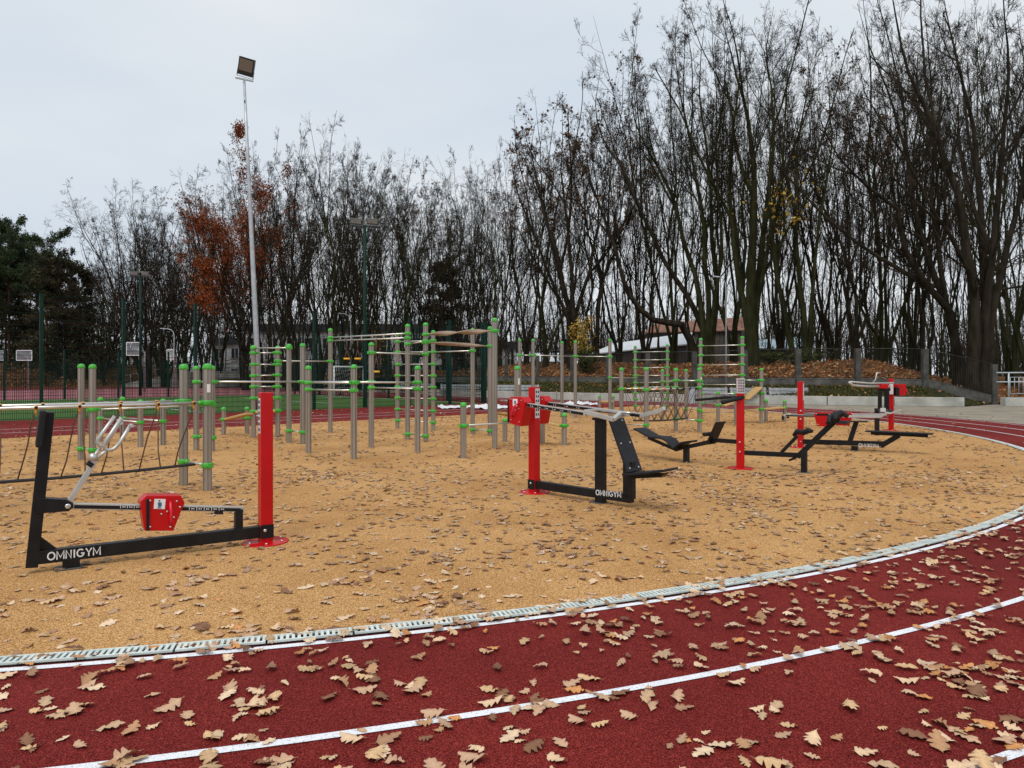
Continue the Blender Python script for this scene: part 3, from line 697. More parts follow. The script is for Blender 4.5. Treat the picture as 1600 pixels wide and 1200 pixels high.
def lettering(fr, p0, p1, h, t, name='lettering', parent=None):
    """white block letters from local p0 to p1 (s,z) on the face at offset t"""
    L, wt = letters('OMNIGYM'); p0 = Vector(p0); p1 = Vector(p1); e = (p1 - p0) / wt; u = e.normalized(); up = Vector((-u.y, u.x))
    if up.y < 0: up = -up
    m = MB(); th = min(h * .15, e.length * .19); sg = -1 if t < 0 else 1
    for pl in L:
        pts = [p0 + e * q[0] + up * (q[1] * h) for q in pl]
        n = len(pts); left = []; right = []; closed = (pts[0] - pts[-1]).length < 1e-4
        for i, p in enumerate(pts):
            a = pts[i - 1] if i > 0 else (pts[-2] if closed else None); b = pts[i + 1] if i < n - 1 else (pts[1] if closed else None)
            d1 = (p - a).normalized() if a is not None else (b - p).normalized(); d2 = (b - p).normalized() if b is not None else d1
            n1 = Vector((-d1.y, d1.x)); n2 = Vector((-d2.y, d2.x)); mm = n1 + n2
            mm = mm.normalized() if mm.length > .2 else n1; k = min(1.35, 1 / max(.35, mm.dot(n1)))
            left.append(p + mm * th / 2 * k); right.append(p - mm * th / 2 * k)
        vs = [(q.x, t + sg * .0025, q.y) for q in left] + [(q.x, t + sg * .0025, q.y) for q in right] + [(q.x, t, q.y) for q in left] + [(q.x, t, q.y) for q in right]
        fs = []
        for i in range(n - 1):
            fs += [(i, i + 1, n + i + 1, n + i), (i, i + 2 * n, i + 1 + 2 * n, i + 1), (n + i, n + i + 1, 3 * n + i + 1, 3 * n + i)]
        m.add(vs, fs)
    return m.build(name, M['white'], parent or fr.t)

# ------------------------------------------------------------------ fitness machines: traced in the vertical plane each of them stands in
class Frame:
    def __init__(s, O, foot, t=None):
        s.O = Vector((O.x, O.y)); d = Vector((foot.x - O.x, foot.y - O.y)); s.d = d.normalized(); s.n = Vector((-s.d.y, s.d.x)); s.ang = math.atan2(s.d.y, s.d.x)
        s.tc = 1 if s.n.y < 0 else -1          # sign of local y towards the camera
        s.t = t
    def loc(s, px, py, t=0.):
        r = Vector(((px - 800) / FPX, 1.)); lam = (t + s.O.dot(s.n)) / r.dot(s.n); p = r * lam
        return Vector(((p - s.O).dot(s.d), t, EYE - (py - HOR) / FPX * lam))
    def poly(s, pts, t0, t1):
        tf = t0 if (t0 * s.tc) > (t1 * s.tc) else t1
        return [(lambda q: (q.x, q.z))(s.loc(x, y, tf)) for x, y in pts]
def pp(fr, pts, t0, t1, name, m, parent=None, bevel=.004):
    return MB().prism(fr.poly(pts, t0, t1), t0, t1).build(name, m, parent or fr.t, bevel=bevel)
def bolt(fr, px, py, t, r=.012, parent=None):
    q = fr.loc(px, py, t); sg = fr.tc
    return MB().tube([q, q + Vector((0, sg * .010, 0)), q + Vector((0, sg * .014, 0))], [r, r, r * .55], 8).build('bolt', M['steel'], parent or fr.t)
def red_post(fr, h, w=.112, r=.21):
    o = MB().box((0, 0, h / 2), (w, w, h)).build('red_post', M['red'], fr.t, bevel=.006)
    MB().lathe([(r, 0.004), (r, .014), (r * .96, .018)], n=36).build('base_plate', M['red'], fr.t)
    for k in range(6):
        a = k * math.pi / 3 + .3; MB().lathe([(.012, .018), (.012, .032)], (r * .78 * math.cos(a), r * .78 * math.sin(a), 0), 6).build('anchor_bolt', M['steel'], fr.t)
    return o
def marks(fr, x0, x1, y0, y1, t, cols, rows, parent, m=None, fillp=.8):
    mb = MB(); sg = fr.tc
    for i in range(cols):
        for j in range(rows):
            if random.random() > fillp: continue
            a = (i + .22) / cols; b = (i + random.uniform(.6, .85)) / cols; c = (j + .2) / rows; d = (j + random.uniform(.5, .8)) / rows
            qs = [fr.loc(x0 + (x1 - x0) * u, y0 + (y1 - y0) * v, t) for u, v in ((a, c), (b, c), (b, d), (a, d))]
            mb.add([q + Vector((0, sg * .0015, 0)) for q in qs], [(0, 1, 2, 3)])
    return mb.build('printed_marks', m or M['ink'], parent)
def ruler(fr, xa, xb, ya, yb, t, parent, n=8):
    mb = MB(); sg = fr.tc
    for k in range(n):
        u = (k + .5) / n; x = xa + (xb - xa) * u; y = ya + (yb - ya) * u
        for (dx, dy, w_, h_) in ((0, 0, .9, 5), (4, .5, 2.2, 1.6), (7, .5, 1.6, 1.6)):
            qs = [fr.loc(x + dx + a, y + dy + b, t) for a, b in ((-w_ / 2, -h_ / 2), (w_ / 2, -h_ / 2), (w_ / 2, h_ / 2), (-w_ / 2, h_ / 2))]
            mb.add([q + Vector((0, sg * .0015, 0)) for q in qs], [(0, 1, 2, 3)])
    return mb.build('scale_marks', M['white'], parent)

# --- machine 1, nearest left
O1 = G(412, 850) + Vector((0, .05, 0)); F1 = Frame(O1, G(111, 888))
F1.t = thing('leg_press_machine', O1, 'nearest red and black exercise machine at left with forked silver lever', 'exercise machine', 'red and black exercise machines', F1.ang)
red_post(F1, 1.418)
f = F1; c = f.tc
sA = f.loc(60, 870).x
MB().beam((-.02, 0, .112), (sA, 0, .125), .08, .106, side=(0, 1, 0)).build('beam', M['black'], f.t, bevel=.005)
for sg in (1, -1): MB().box((-.0, sg * .0615, .118), (.118, .008, .125)).build('clamp_plate', M['black'], f.t, bevel=.002)
bolt(f, 414, 829, .066 * c, .016)
col_b = f.loc(49.5, 886); col_t = f.loc(75.5, 643.5)
MB().beam(col_b, col_t, .08, .085, side=(0, 1, 0)).build('column', M['black'], f.t, bevel=.005)
pp(f, [(60, 836), (63, 868), (90, 858)], -.012, .012, 'gusset', M['black'])
pp(f, [(57, 778), (105, 781), (114, 786), (115, 793), (107, 799), (56, 803)], -.05, .05, 'pivot_bracket', M['black'])
bolt(f, 106, 791, .052 * c, .022)
MB().box((f.loc(111, 880).x, 0, .045), (.12, .10, .09)).build('foot_post', M['black'], f.t, bevel=.004)
MB().box((f.loc(108, 888).x, 0, .008), (.20, .17, .012)).build('foot_plate', M['darkcon'], f.t, bevel=.003)
pd0 = f.loc(60, 697); pd1 = f.loc(67, 640)
MB().beam(pd0, pd1, .30, .045, side=(0, 1, 0)).build('back_pad', M['pad'], f.t, bevel=.012)
ra = f.loc(113, 790.5); rb = f.loc(381, 795.5)
rail = MB().beam(ra, rb, .05, .05, side=(0, 1, 0)).build('rail', M['satin'], f.t, bevel=.003)
rr0 = f.loc(116, 791.3, .026 * c); rr1 = f.loc(376, 796.3, .026 * c)
MB().beam(rr0 + Vector((0, .001 * c, -.002)), rr1 + Vector((0, .001 * c, -.002)), .004, .028, side=(0, 1, 0)).build('scale_strip', M['black'], rail)
ruler(f, 183, 215, 791.5, 792, .0295 * c, rail, 3); ruler(f, 290, 348, 794.3, 795.2, .0295 * c, rail, 5)
pp(f, [(368, 796), (380, 796), (380, 828), (368, 829)], -.035, .035, 'rail_support', M['black'])
pp(f, [(336, 797), (349, 797), (349, 804), (336, 804)], -.03, .03, 'rail_stop', M['pad'])
box = pp(f, [(219, 784), (229, 774.5), (283, 774.5), (289, 786), (284, 797), (271, 829.5), (226, 829.5), (222, 806)], -.085, .085, 'weight_carriage', M['red'], bevel=.006)
pp(f, [(228.5, 780.5), (234, 780.5), (233.5, 830), (228.8, 829)], .086 * c, .098 * c, 'side_slot', M['black'], box, bevel=.002)
st = pp(f, [(241.5, 779.5), (259, 779.8), (257.5, 795.5), (240, 795)], .0865 * c, .0885 * c, 'sticker', M['white'], box, bevel=0)
pp(f, [(246.5, 785), (252.5, 785), (252.8, 790.5), (250.5, 792), (247, 792)], .089 * c, .0895 * c, 'figure_print', M['blueink'], box, bevel=0)
pp(f, [(248, 781.5), (250.5, 781.5), (250.5, 784), (248, 784)], .089 * c, .0895 * c, 'figure_print', M['ink'], box, bevel=0)
pp(f, [(246, 792.8), (252, 792.8), (252, 794.4), (246, 794.4)], .089 * c, .0895 * c, 'printed_line', M['ink'], box, bevel=0)
if 0: marks(f, 246, 252, 792.8, 794.6, .0893 * c, 3, 1, box, M['ink'], 1)
hd = [f.loc(266, 784, .09 * c), f.loc(266.5, 788, .135 * c), f.loc(267.5, 800, .15 * c), f.loc(267, 812, .14 * c), f.loc(266, 819, .09 * c)]
MB().tube(hd, .011, 8).build('handle', M['pinkred'], box)
for x, y in ((234.5, 782), (276, 783), (234.5, 823), (266, 823), (252, 803), (261, 799), (281, 792), (271.5, 808)): bolt(f, x, y, .086 * c, .0085, box)
# forked lever: arm, two U-forks side by side
armp = [f.loc(108, 784), f.loc(149, 719)]
lev = MB().beam(armp[0], armp[1], .055, .04, side=(0, 1, 0)).build('lever_arm', M['satin'], f.t, bevel=.004)
MB().beam(f.loc(143, 722), f.loc(138, 728), .07, .05, side=(0, 1, 0)).build('lever_stop', M['pad'], f.t, bevel=.004)
MB().lathe([(.03, -.045), (.03, .045)], n=14).build('lever_joint', M['satin'], f.t, loc=f.loc(145, 714)).rotation_euler = (R(90), 0, 0)
def fork(off, stem, bow, t1, t2, grip):
    tt = off * c
    mb = MB(); mb.tube([f.loc(*stem[0], tt * .4), f.loc(*stem[1], tt)], .0145, 8)
    pts = [f.loc(*t1, tt)] + [f.loc(*q, tt) for q in bow] + [f.loc(*t2, tt)]
    mb.tube(pts, .0155, 8); o = mb.build('fork', M['satin'], f.t)
    g0 = f.loc(*t2, tt); MB().tube([g0, g0 + Vector((0, grip * c, .0))], .014, 8).build('grip', M['steel'], f.t)
fork(.05, [(149, 719), (166, 704)], [(167, 687), (162.5, 695), (164, 701), (170, 704), (179, 701), (187, 692)], (190, 652.5), (204, 664), .12)
fork(-.12, [(147, 714), (156, 700)], [(153, 686), (152, 691), (156, 696), (162, 697), (168, 690)], (179.5, 650), (187, 660), .12)
lettering(f, (lambda q: (q.x, q.z))(f.loc(73.5, 876, .04 * c)), (lambda q: (q.x, q.z))(f.loc(157, 866.5, .04 * c)), .066, .0405 * c)
stq = MB().box((.0575, 0, 1.2), (.002, .075, .33)).build('instruction_sticker', M['sticker'], f.t)
mk = MB()
for i in range(2):
    for j in range(6): mk.box((.0592, -.018 + i * .036, 1.07 + j * .052), (.0008, .024, .028))
mk.build('printed_marks', M['ink'], stq, kind='stuff')

# --- machine 2, centre
O2 = G(835, 771) + Vector((0, .06, 0)); F2 = Frame(O2, G(935, 786)); f = F2; c = f.tc
f.t = thing('shoulder_press_machine', O2, 'central red and black exercise machine with slanted black backrest and seat', 'exercise machine', 'red and black exercise machines', f.ang)
red_post(f, zat(604.5, O2.y))
e = f.loc(988, 780).x
MB().beam((-.06, 0, .115), (e, 0, .115), .08, .10, side=(0, 1, 0)).build('beam', M['black'], f.t, bevel=.005)
for sg in (1, -1): MB().box((-.0, sg * .0615, .118), (.118, .008, .125)).build('clamp_plate', M['black'], f.t, bevel=.002)
bolt(f, 829.5, 755, .066 * c, .016)
pp(f, [(929, 656), (941, 656), (941, 789), (929, 789)], -.045, .045, 'support_column', M['black'])
pp(f, [(925, 652.5), (946, 653), (946, 657), (925, 656.5)], -.07, .07, 'column_cap', M['black'])
MB().box((f.loc(935, 788).x, 0, .008), (.19, .17, .012)).build('foot_plate', M['darkcon'], f.t, bevel=.003)
pp(f, [(973, 722), (987.5, 722), (987.5, 781), (973, 776)], -.04, .04, 'seat_column', M['black'])
b0 = f.loc(962.5, 654); b1 = f.loc(991.5, 737)
MB().beam(b0, b1, .30, .024, side=(0, 1, 0)).build('backrest', M['pad'], f.t, bevel=.008)
for k, (x, y) in enumerate(((958.5, 665), (974, 663.5), (971.5, 700), (987, 698.5), (985, 735), (1000, 734))):
    dd = (b1 - b0).normalized(); tt = (.05, .05, .47, .47, .93, .93)[k]; q = b0.lerp(b1, tt) + Vector((0, (.09 if k % 2 else -.09) * (-c if False else 1), 0)); nrm = Vector((-dd.z, 0, dd.x)); nrm = nrm if nrm.x > 0 else -nrm
    MB().tube([q + nrm * .011, q + nrm * .018], .010, 8).build('bolt', M['steel'], f.t)
s0 = f.loc(984, 740); s1 = f.loc(1024, 737.5); s2 = f.loc(1048, 733.5)
sm_ = MB(); sm_.beam(s0, s1, .32, .028, side=(0, 1, 0)); sm_.beam(s1, s2, .32, .028, side=(0, 1, 0)); sm_.build('seat', M['pad'], f.t, bevel=.006)
pp(f, [(984, 742), (1037, 740), (1031, 746), (988, 748)], -.06, .06, 'seat_bracket', M['black'])
for off, xr0, xr1, px0, px1, nm in ((-.27, (824, 631.5), (916, 645.5), 790, 834, 0), (.27, (856, 629.5), (1006, 648.5), 846, 868, 1)):
    a = f.loc(*xr0, off); b = f.loc(*xr1, off)
    a.z -= .008; b.z -= .008
    rail = MB().beam(a, b, .045, .05, side=(0, 1, 0)).build('rail', M['satin'], f.t, bevel=.003)
    MB().beam(a + Vector((.02, .0225 * c, -.004)), a.lerp(b, .97) + Vector((0, .0225 * c, -.004)), .004, .034, side=(0, 1, 0)).build('scale_strip', M['black'], rail)
    mb = MB()
    for k in range(6):
        q = a.lerp(b, .08 + k * .13) + Vector((0, .0255 * c, -.004)); mb.box(q, (.004, .001, .022)); mb.box(q + Vector((.035, 0, -.004)), (.022, .001, .008))
    mb.build('scale_marks', M['white'], rail, kind='stuff')
    x0 = a.x - .22; z0 = a.z; tw = .075
    prof = [(x0 - .05, z0 + .04), (x0 - .02, z0 + .10), (x0 + .19, z0 + .10), (x0 + .245, z0 + .035), (x0 + .17, z0 - .28), (x0 - .04, z0 - .25)]
    bx = MB().prism(prof, off - tw, off + tw).build('weight_carriage', M['red'], f.t, bevel=.006)
    MB().prism([(x0 + .225, z0 - .0), (x0 + .232, z0 - .0), (x0 + .17, z0 - .27), (x0 + .163, z0 - .27)], off - tw + .012, off + tw - .012).build('end_pad', M['black'], bx)
    fy = off + tw * c
    if nm == 0:
        MB().prism([(x0 + .03, z0 + .075), (x0 + .115, z0 + .075), (x0 + .115, z0 - .02), (x0 + .03, z0 - .02)], fy, fy + .003 * c).build('sticker', M['white'], bx)
        MB().prism([(x0 + .058, z0 + .05), (x0 + .088, z0 + .05), (x0 + .088, z0 + .008), (x0 + .058, z0 + .008)], fy + .003 * c, fy + .0045 * c).build('figure_print', M['blueink'], bx)
    MB().tube([(x0 + .135, fy, z0 + .02), (x0 + .11, fy + .05 * c, z0 - .01), (x0 + .06, fy + .06 * c, z0 - .12), (x0 + .035, fy + .01 * c, z0 - .16)], .012, 8).build('handle', M['pinkred'], bx)
    MB().box((x0 - .055, fy - .02 * c, z0 - .09), (.02, .05, .30)).build('side_slot', M['black'], bx)
    for u_, v_ in ((0, .07), (.19, .06), (0, -.2), (.15, -.22), (.14, -.05), (.08, -.07)): MB().tube([(x0 + u_, fy, z0 + v_), (x0 + u_, fy + .01 * c, z0 + v_)], .008, 8).build('bolt', M['steel'], bx)
# handles
h0 = f.loc(914, 643.5, -.27); h1 = f.loc(958.5, 655.5, -.27); h2 = f.loc(970, 645, -.06)
mb = MB(); mb.beam(h0, h1, .035, .05, side=(0, 1, 0)); mb.beam(h1, h2, .035, .05, side=(0, 0, 1)); mb.beam(h2, f.loc(936, 639.5, -.02), .03, .03, side=(0, 1, 0)); mb.beam(f.loc(936, 639.5, -.02), f.loc(914, 642, -.27), .03, .03, side=(0, 0, 1)); mb.build('handle_frame', M['satin'], f.t, bevel=.003)
MB().tube([h2, h2 + Vector((.14, 0, .005))], .013, 8).build('grip', M['steel'], f.t)
MB().tube([h2 + Vector((0, .03, -.03)), h2 + Vector((.10, .03, -.03))], .012, 8).build('grip', M['steel'], f.t)
g1 = f.loc(1003, 649, .27); g2 = f.loc(1030, 642.5, .27); g3 = f.loc(1038, 637.5, .27)
mb = MB(); mb.beam(g1, g2, .04, .05, side=(0, 1, 0)); mb.beam(g2, g3, .045, .045, side=(0, 1, 0)); mb.build('handle_frame', M['satin'], f.t, bevel=.003)
lettering(f, (lambda q: (q.x, q.z))(f.loc(931.5, 773.3, .04 * c)), (lambda q: (q.x, q.z))(f.loc(971, 777.5, .04 * c)), .066, .0462 * c)
z1, z0_ = zat(607, O2.y), zat(653, O2.y)
stq = MB().box((.0575, 0, (z0_ + z1) / 2), (.002, .085, z1 - z0_)).build('instruction_sticker', M['sticker'], f.t)
mk = MB()
for i in range(2):
    for j in range(6): mk.box((.0592, -.02 + i * .038, z0_ + .05 + j * .06), (.0008, .024, .032))
mk.build('printed_marks', M['ink'], stq, kind='stuff')

# --- machine 3, the double bench with two arms
O3 = G(1158.5, 733) + Vector((0, .06, 0))
t3 = thing('double_bench_machine', O3, 'curved black bench and incline pad sharing one red post with pale instruction sheet', 'exercise machine', 'red and black exercise machines', 0)
def sub(name, fr):
    e_ = bpy.data.objects.new(name, None); COL.objects.link(e_); e_.parent = t3; e_.rotation_euler = (0, 0, fr.ang); e_.empty_display_size = .1; return e_
F3 = Frame(O3, G(1073, 723)); F3.t = sub('curved_bench', F3); f = F3; c = f.tc
mp_ = MB().box((0, 0, .71), (.125, .125, 1.42)); pr = mp_.build('red_post', M['red'], t3, bevel=.006); pr.rotation_euler = (0, 0, F3.ang + .6)
MB().lathe([(.22, .004), (.22, .014), (.21, .018)], n=36).build('base_plate', M['red'], t3)
zt, zb = zat(591, O3.y), zat(614.5, O3.y)
for k, a_ in enumerate((0,)):
    sh = MB().box((0, 0, (zt + zb) / 2), (.131, .131, zt - zb)).build('instruction_sheet', M['pinksticker'], t3); sh.rotation_euler = pr.rotation_euler
    mk = MB()
    for fx in (0, 1):
        for i in range(3):
            for j in range(5):
                a = -.045 + i * .035; z = zb + .035 + j * .045
                for sg_ in (-1, 1):
                    if fx: mk.box((.0662 * sg_, a, z), (.0008, .020, .026))
                    else: mk.box((a, .0662 * sg_, z), (.020, .0008, .026))
    mo = mk.build('printed_marks', M['ink'], t3, kind='stuff'); mo.rotation_euler = pr.rotation_euler
zb1 = f.loc(1150, 690).z
pA = Vector((.03, 0, zat(690.5, O3.y))); pB = f.loc(1121, 688); pC = f.loc(1068, 699.5)
mb = MB(); mb.beam(pA, pB, .06, .07, side=(0, 1, 0)); mb.beam(pB, pC, .06, .07, side=(0, 1, 0)); mb.build('beam', M['black'], f.t, bevel=.004)
MB().beam(f.loc(1072.5, 698), f.loc(1072.5, 723), .08, .09, side=(0, 1, 0)).build('foot_post', M['black'], f.t, bevel=.004)
MB().box((f.loc(1072.5, 723).x, 0, .008), (.18, .16, .012)).build('foot_plate', M['darkcon'], f.t)
bp_ = [(998, 668), (1005, 671), (1013, 675.5), (1022, 680.5), (1030, 681.5), (1040, 682), (1048, 686), (1054, 693), (1060, 698), (1066, 693), (1072, 689.5), (1081.5, 688)]
vs = []; fs = []; n = len(bp_)
for i, (x, y) in enumerate(bp_):
    q = f.loc(x, y); 
    for tt in (-.17, .17):
        for dz in (0, -.035): vs.append((q.x, tt, q.z + dz))
for i in range(n - 1):
    a = 4 * i; b = a + 4; fs += [(a, b, b + 2, a + 2), (a + 1, a + 3, b + 3, b + 1), (a, a + 1, b + 1, b), (a + 2, b + 2, b + 3, a + 3)]
fs += [(0, 2, 3, 1), (4 * n - 4, 4 * n - 3, 4 * n - 1, 4 * n - 2)]
MB().add(vs, fs).build('bench_pad', M['pad'], f.t, bevel=.008)
mb = MB(); mb.beam(f.loc(1013, 684), f.loc(1057, 703), .05, .05, side=(0, 1, 0)); mb.beam(f.loc(1057, 703), f.loc(1078, 696), .05, .05, side=(0, 1, 0)); mb.build('bench_frame', M['black'], f.t, bevel=.004)
pq = f.loc(1126, 659); pr2 = f.loc(1110, 694)
MB().beam(pq, pr2, .30, .015, side=(0, 1, 0)).build('tilted_plate', M['pad'], f.t, bevel=.003)
MB().tube([f.loc(1108, 678) + Vector((0, -.16, 0)), f.loc(1108, 678) + Vector((0, .16, 0))], .035, 12).build('roller', M['pad'], f.t)
MB().beam(f.loc(1110, 679), f.loc(1116, 690), .05, .05, side=(0, 1, 0)).build('roller_bracket', M['black'], f.t)
zz = zat(623, O3.y)
MB().tube([Vector((0.06, 0, zz + .02)), f.loc(1140, 620.5), f.loc(1087, 625)], [.028, .026, .024], 10).build('handlebar', M['pad'], f.t)
MB().tube([Vector((-.06, 0, zz + .03)), Vector((.13, .35 * c, zz - .06))], .036, 12).build('handlebar', M['pad'], f.t)
for y in (691, 706): bolt(f, 1156, y, .08 * c, .016)
F3b = Frame(O3, G(1257, 739)); F3b.t = sub('incline_bench', F3b); f = F3b; c = f.tc
zA = zat(707, O3.y)
MB().beam((0.02, 0, zA), f.loc(1252, 711.5), .07, .075, side=(0, 1, 0)).build('beam', M['black'], f.t, bevel=.004)
MB().beam(f.loc(1256.5, 704), f.loc(1256.5, 739.5), .085, .09, side=(0, 1, 0)).build('foot_post', M['black'], f.t, bevel=.004)
MB().box((f.loc(1257, 739).x, 0, .008), (.19, .17, .012)).build('foot_plate', M['darkcon'], f.t)
MB().beam(f.loc(1246, 714), f.loc(1310, 652.5), .07, .085, side=(0, 1, 0)).build('incline_beam', M['black'], f.t, bevel=.004)
MB().beam(f.loc(1221, 707), f.loc(1246, 681), .05, .055, side=(0, 1, 0)).build('knee_arm', M['black'], f.t, bevel=.004)
kp = [f.loc(1241, 680, -.12 * c), f.loc(1246, 674, -.06 * c), f.loc(1255, 676, 0), f.loc(1264, 672.5, .06 * c), f.loc(1268, 674, .12 * c)]
MB().tube(kp, [.035, .045, .045, .045, .03], 10).build('knee_pad', M['pad'], f.t)
MB().tube([f.loc(1233, 719.5), f.loc(1250, 712), f.loc(1256, 711)], .018, 8).build('foot_rest', M['black'], f.t)
for dx in (0, 9):
    MB().tube([f.loc(1298 + dx, 661 - dx * .55) + Vector((0, -.2, 0)), f.loc(1298 + dx, 655 - dx * .4) + Vector((0, -.1, .03)), f.loc(1304 + dx, 650 - dx * .3) + Vector((0, .0, .03)), f.loc(1312 + dx, 650) + Vector((0, .16, 0))], .042, 10).build('roller', M['pad'], f.t)
MB().beam(f.loc(1291, 659.5), f.loc(1327, 660.5), .34, .02, side=(0, 1, 0)).build('seat_board', M['pad'], f.t, bevel=.004)

# --- machine 4, bench press at the right
O4 = G(1253, 700) + Vector((0, .06, 0)); F4 = Frame(O4, G(1336, 704.5)); f = F4; c = f.tc
f.t = thing('bench_press_machine', O4, 'right red post machine with long flat black bench, silver press bars and red weight carriages', 'exercise machine', 'red and black exercise machines', f.ang)
red_post(f, 1.42)
MB().beam((-.03, 0, zat(690, O4.y)), f.loc(1381, 693.5), .08, .10, side=(0, 1, 0)).build('beam', M['black'], f.t, bevel=.005)
bolt(f, 1251, 690, .066 * c, .016); bolt(f, 1251, 642, .06 * c, .02); bolt(f, 1251, 655, .06 * c, .02)
MB().beam(f.loc(1335.5, 697), f.loc(1335.5, 705), .10, .12, side=(0, 1, 0)).build('foot_post', M['black'], f.t, bevel=.004)
MB().box((f.loc(1335, 705).x, 0, .008), (.19, .17, .012)).build('foot_plate', M['darkcon'], f.t)
MB().beam(f.loc(1328, 690), f.loc(1338, 659), .07, .09, side=(0, 1, 0)).build('upright', M['black'], f.t, bevel=.004)
MB().beam(f.loc(1312, 658), f.loc(1355, 658.8), .24, .02, side=(0, 1, 0)).build('head_rest', M['pad'], f.t, bevel=.004)
MB().beam(f.loc(1376, 697), f.loc(1405, 680), .07, .10, side=(0, 1, 0)).build('bench_strut', M['black'], f.t, bevel=.004)
bn = MB(); bn.beam(f.loc(1353, 673.5), f.loc(1458, 678), .26, .022, side=(0, 1, 0)); bn.beam(f.loc(1361, 677), f.loc(1450, 681.5), .08, .05, side=(0, 1, 0)); bn.build('bench', M['pad'], f.t, bevel=.005)
for off in (-.26, .26):
    a = f.loc(1224 if off * c > 0 else 1232, 649 if off * c > 0 else 647, off); b = f.loc(1376 if off * c > 0 else 1384, 651.5 if off * c > 0 else 648, off)
    rail = MB().beam(a, b, .04, .045, side=(0, 1, 0)).build('rail', M['satin'], f.t, bevel=.003)
    MB().beam(a.lerp(b, .03) + Vector((0, .0205 * c, -.003)), a.lerp(b, .5) + Vector((0, .0205 * c, -.003)), .004, .028, side=(0, 1, 0)).build('scale_strip', M['black'], rail)
    e1 = f.loc(1386, 644.5, off); e2 = f.loc(1400, 644, off)
    hb = MB(); hb.beam(b, e1, .035, .04, side=(0, 1, 0)); hb.beam(e1, e1 + Vector((.05, 0, -.02)), .03, .03, side=(0, 1, 0)); hb.beam(e1 + Vector((.05, 0, -.02)), e1 + Vector((.24, 0, .06)), .03, .03, side=(0, 1, 0)); hb.build('press_handle', M['satin'], f.t, bevel=.003)
    MB().box(a + Vector((-.01, 0, -.05)), (.04, .05, .09)).build('rail_stop', M['pad'], f.t)
    px0 = 1273 if off * c > 0 else 1302
    x0 = f.loc(px0, 650, off).x; zz = a.z
    bx = MB().prism([(x0, zz + .03), (x0 + .03, zz + .085), (x0 + .33, zz + .085), (x0 + .38, zz + .03), (x0 + .31, zz - .20), (x0 + .06, zz - .20)], off - .06, off + .06).build('weight_carriage', M['red'], f.t, bevel=.006)
    fy = off + .06 * c
    MB().prism([(x0 + .04, zz + .065), (x0 + .32, zz + .065), (x0 + .32, zz + .025), (x0 + .04, zz + .025)], fy, fy + .005 * c).build('side_slot', M['black'], bx)
    for u_, v_ in ((.05, .06), (.3, .06), (.08, -.16), (.29, -.16)): MB().tube([(x0 + u_, fy, zz + v_), (x0 + u_, fy + .012 * c, zz + v_)], .012, 8).build('bolt', M['steel'], bx)
lettering(f, (lambda q: (q.x, q.z))(f.loc(1341.5, 698, .04 * c)), (lambda q: (q.x, q.z))(f.loc(1372.5, 699.5, .04 * c)), .07, .0405 * c)
MB().box((.0575, 0, 1.2), (.002, .085, .36)).build('instruction_sticker', M['sticker'], f.t)

# --- machine 5, far right
O5 = G(1392.5, 672.5); F5 = Frame(O5, G(1370.5, 681)); f = F5; c = f.tc
f.t = thing('arm_pull_machine', O5, 'farthest red post machine, seen end-on with silver levers and a crank handle', 'exercise machine', 'red and black exercise machines', f.ang)
red_post(f, zat(591.5, O5.y), w=.125)
def box2(x0, y0, x1, y1, Y, th, name, m, parent=None, bevel=.004):
    a = P(x0, y0, Y); b = P(x1, y1, Y); ce = (a + b) / 2
    q = ce - Vector((O5.x, O5.y, 0)); rz = -f.ang; qq = Matrix.Rotation(rz, 3, 'Z') @ q
    return MB().box(qq, (abs(b.x - a.x), th, abs(a.z - b.z)), Matrix.Rotation(rz, 3, 'Z')).build(name, m, parent or f.t, bevel=bevel)
def L5(px, py, Y): q = P(px, py, Y) - Vector((O5.x, O5.y, 0)); return Matrix.Rotation(-f.ang, 3, 'Z') @ q
box2(1367.5, 638, 1373, 681, 18.2, .09, 'foot_post', M['black'])
MB().beam(L5(1370.5, 642, 18.1), L5(1392, 642, 19.8), .08, .10).build('beam', M['black'], f.t, bevel=.004)
box2(1372.5, 610, 1377, 641, 18.7, .08, 'upright', M['black']); box2(1382.5, 608, 1388.5, 641, 19.3, .08, 'upright', M['black'])
box2(1372, 606, 1390, 611, 19.0, .1, 'cross_plate', M['black'])
box2(1375.5, 637.5, 1384, 643.5, 18.25, .004, 'name_plate', M['sticker'], bevel=0)
MB().tube([L5(1327.5, 597, 17.7), L5(1332, 602, 17.8), L5(1350, 603.5, 18.2), L5(1390, 604, 19.3)], .03, 8).build('press_lever', M['satin'], f.t)
MB().tube([L5(1328, 596.5, 17.7), L5(1360, 599, 18.4), L5(1396, 598.5, 19.4)], .022, 8).build('press_lever', M['satin'], f.t)
MB().tube([L5(1363, 598.5, 18.6), L5(1368, 593, 18.6), L5(1370, 583, 18.6), L5(1376, 582.5, 18.6)], .014, 8).build('crank_handle', M['steel'], f.t)
bx = box2(1399, 600, 1412, 618, 20.1, .25, 'weight_carriage', M['red'], bevel=.01); box2(1398, 605, 1404, 618, 19.8, .1, 'side_slot', M['black'])
MB().tube([L5(1412, 604, 20), L5(1416, 609, 20), L5(1420, 616, 20)], .015, 8).build('handle', M['pinkred'], f.t)
box2(1373, 600, 1385, 607, 18.9, .2, 'weight_carriage', M['red'], bevel=.01)
box2(1390, 597, 1395.5, 616, 19.7, .02, 'instruction_sticker', M['sticker'], bevel=0)

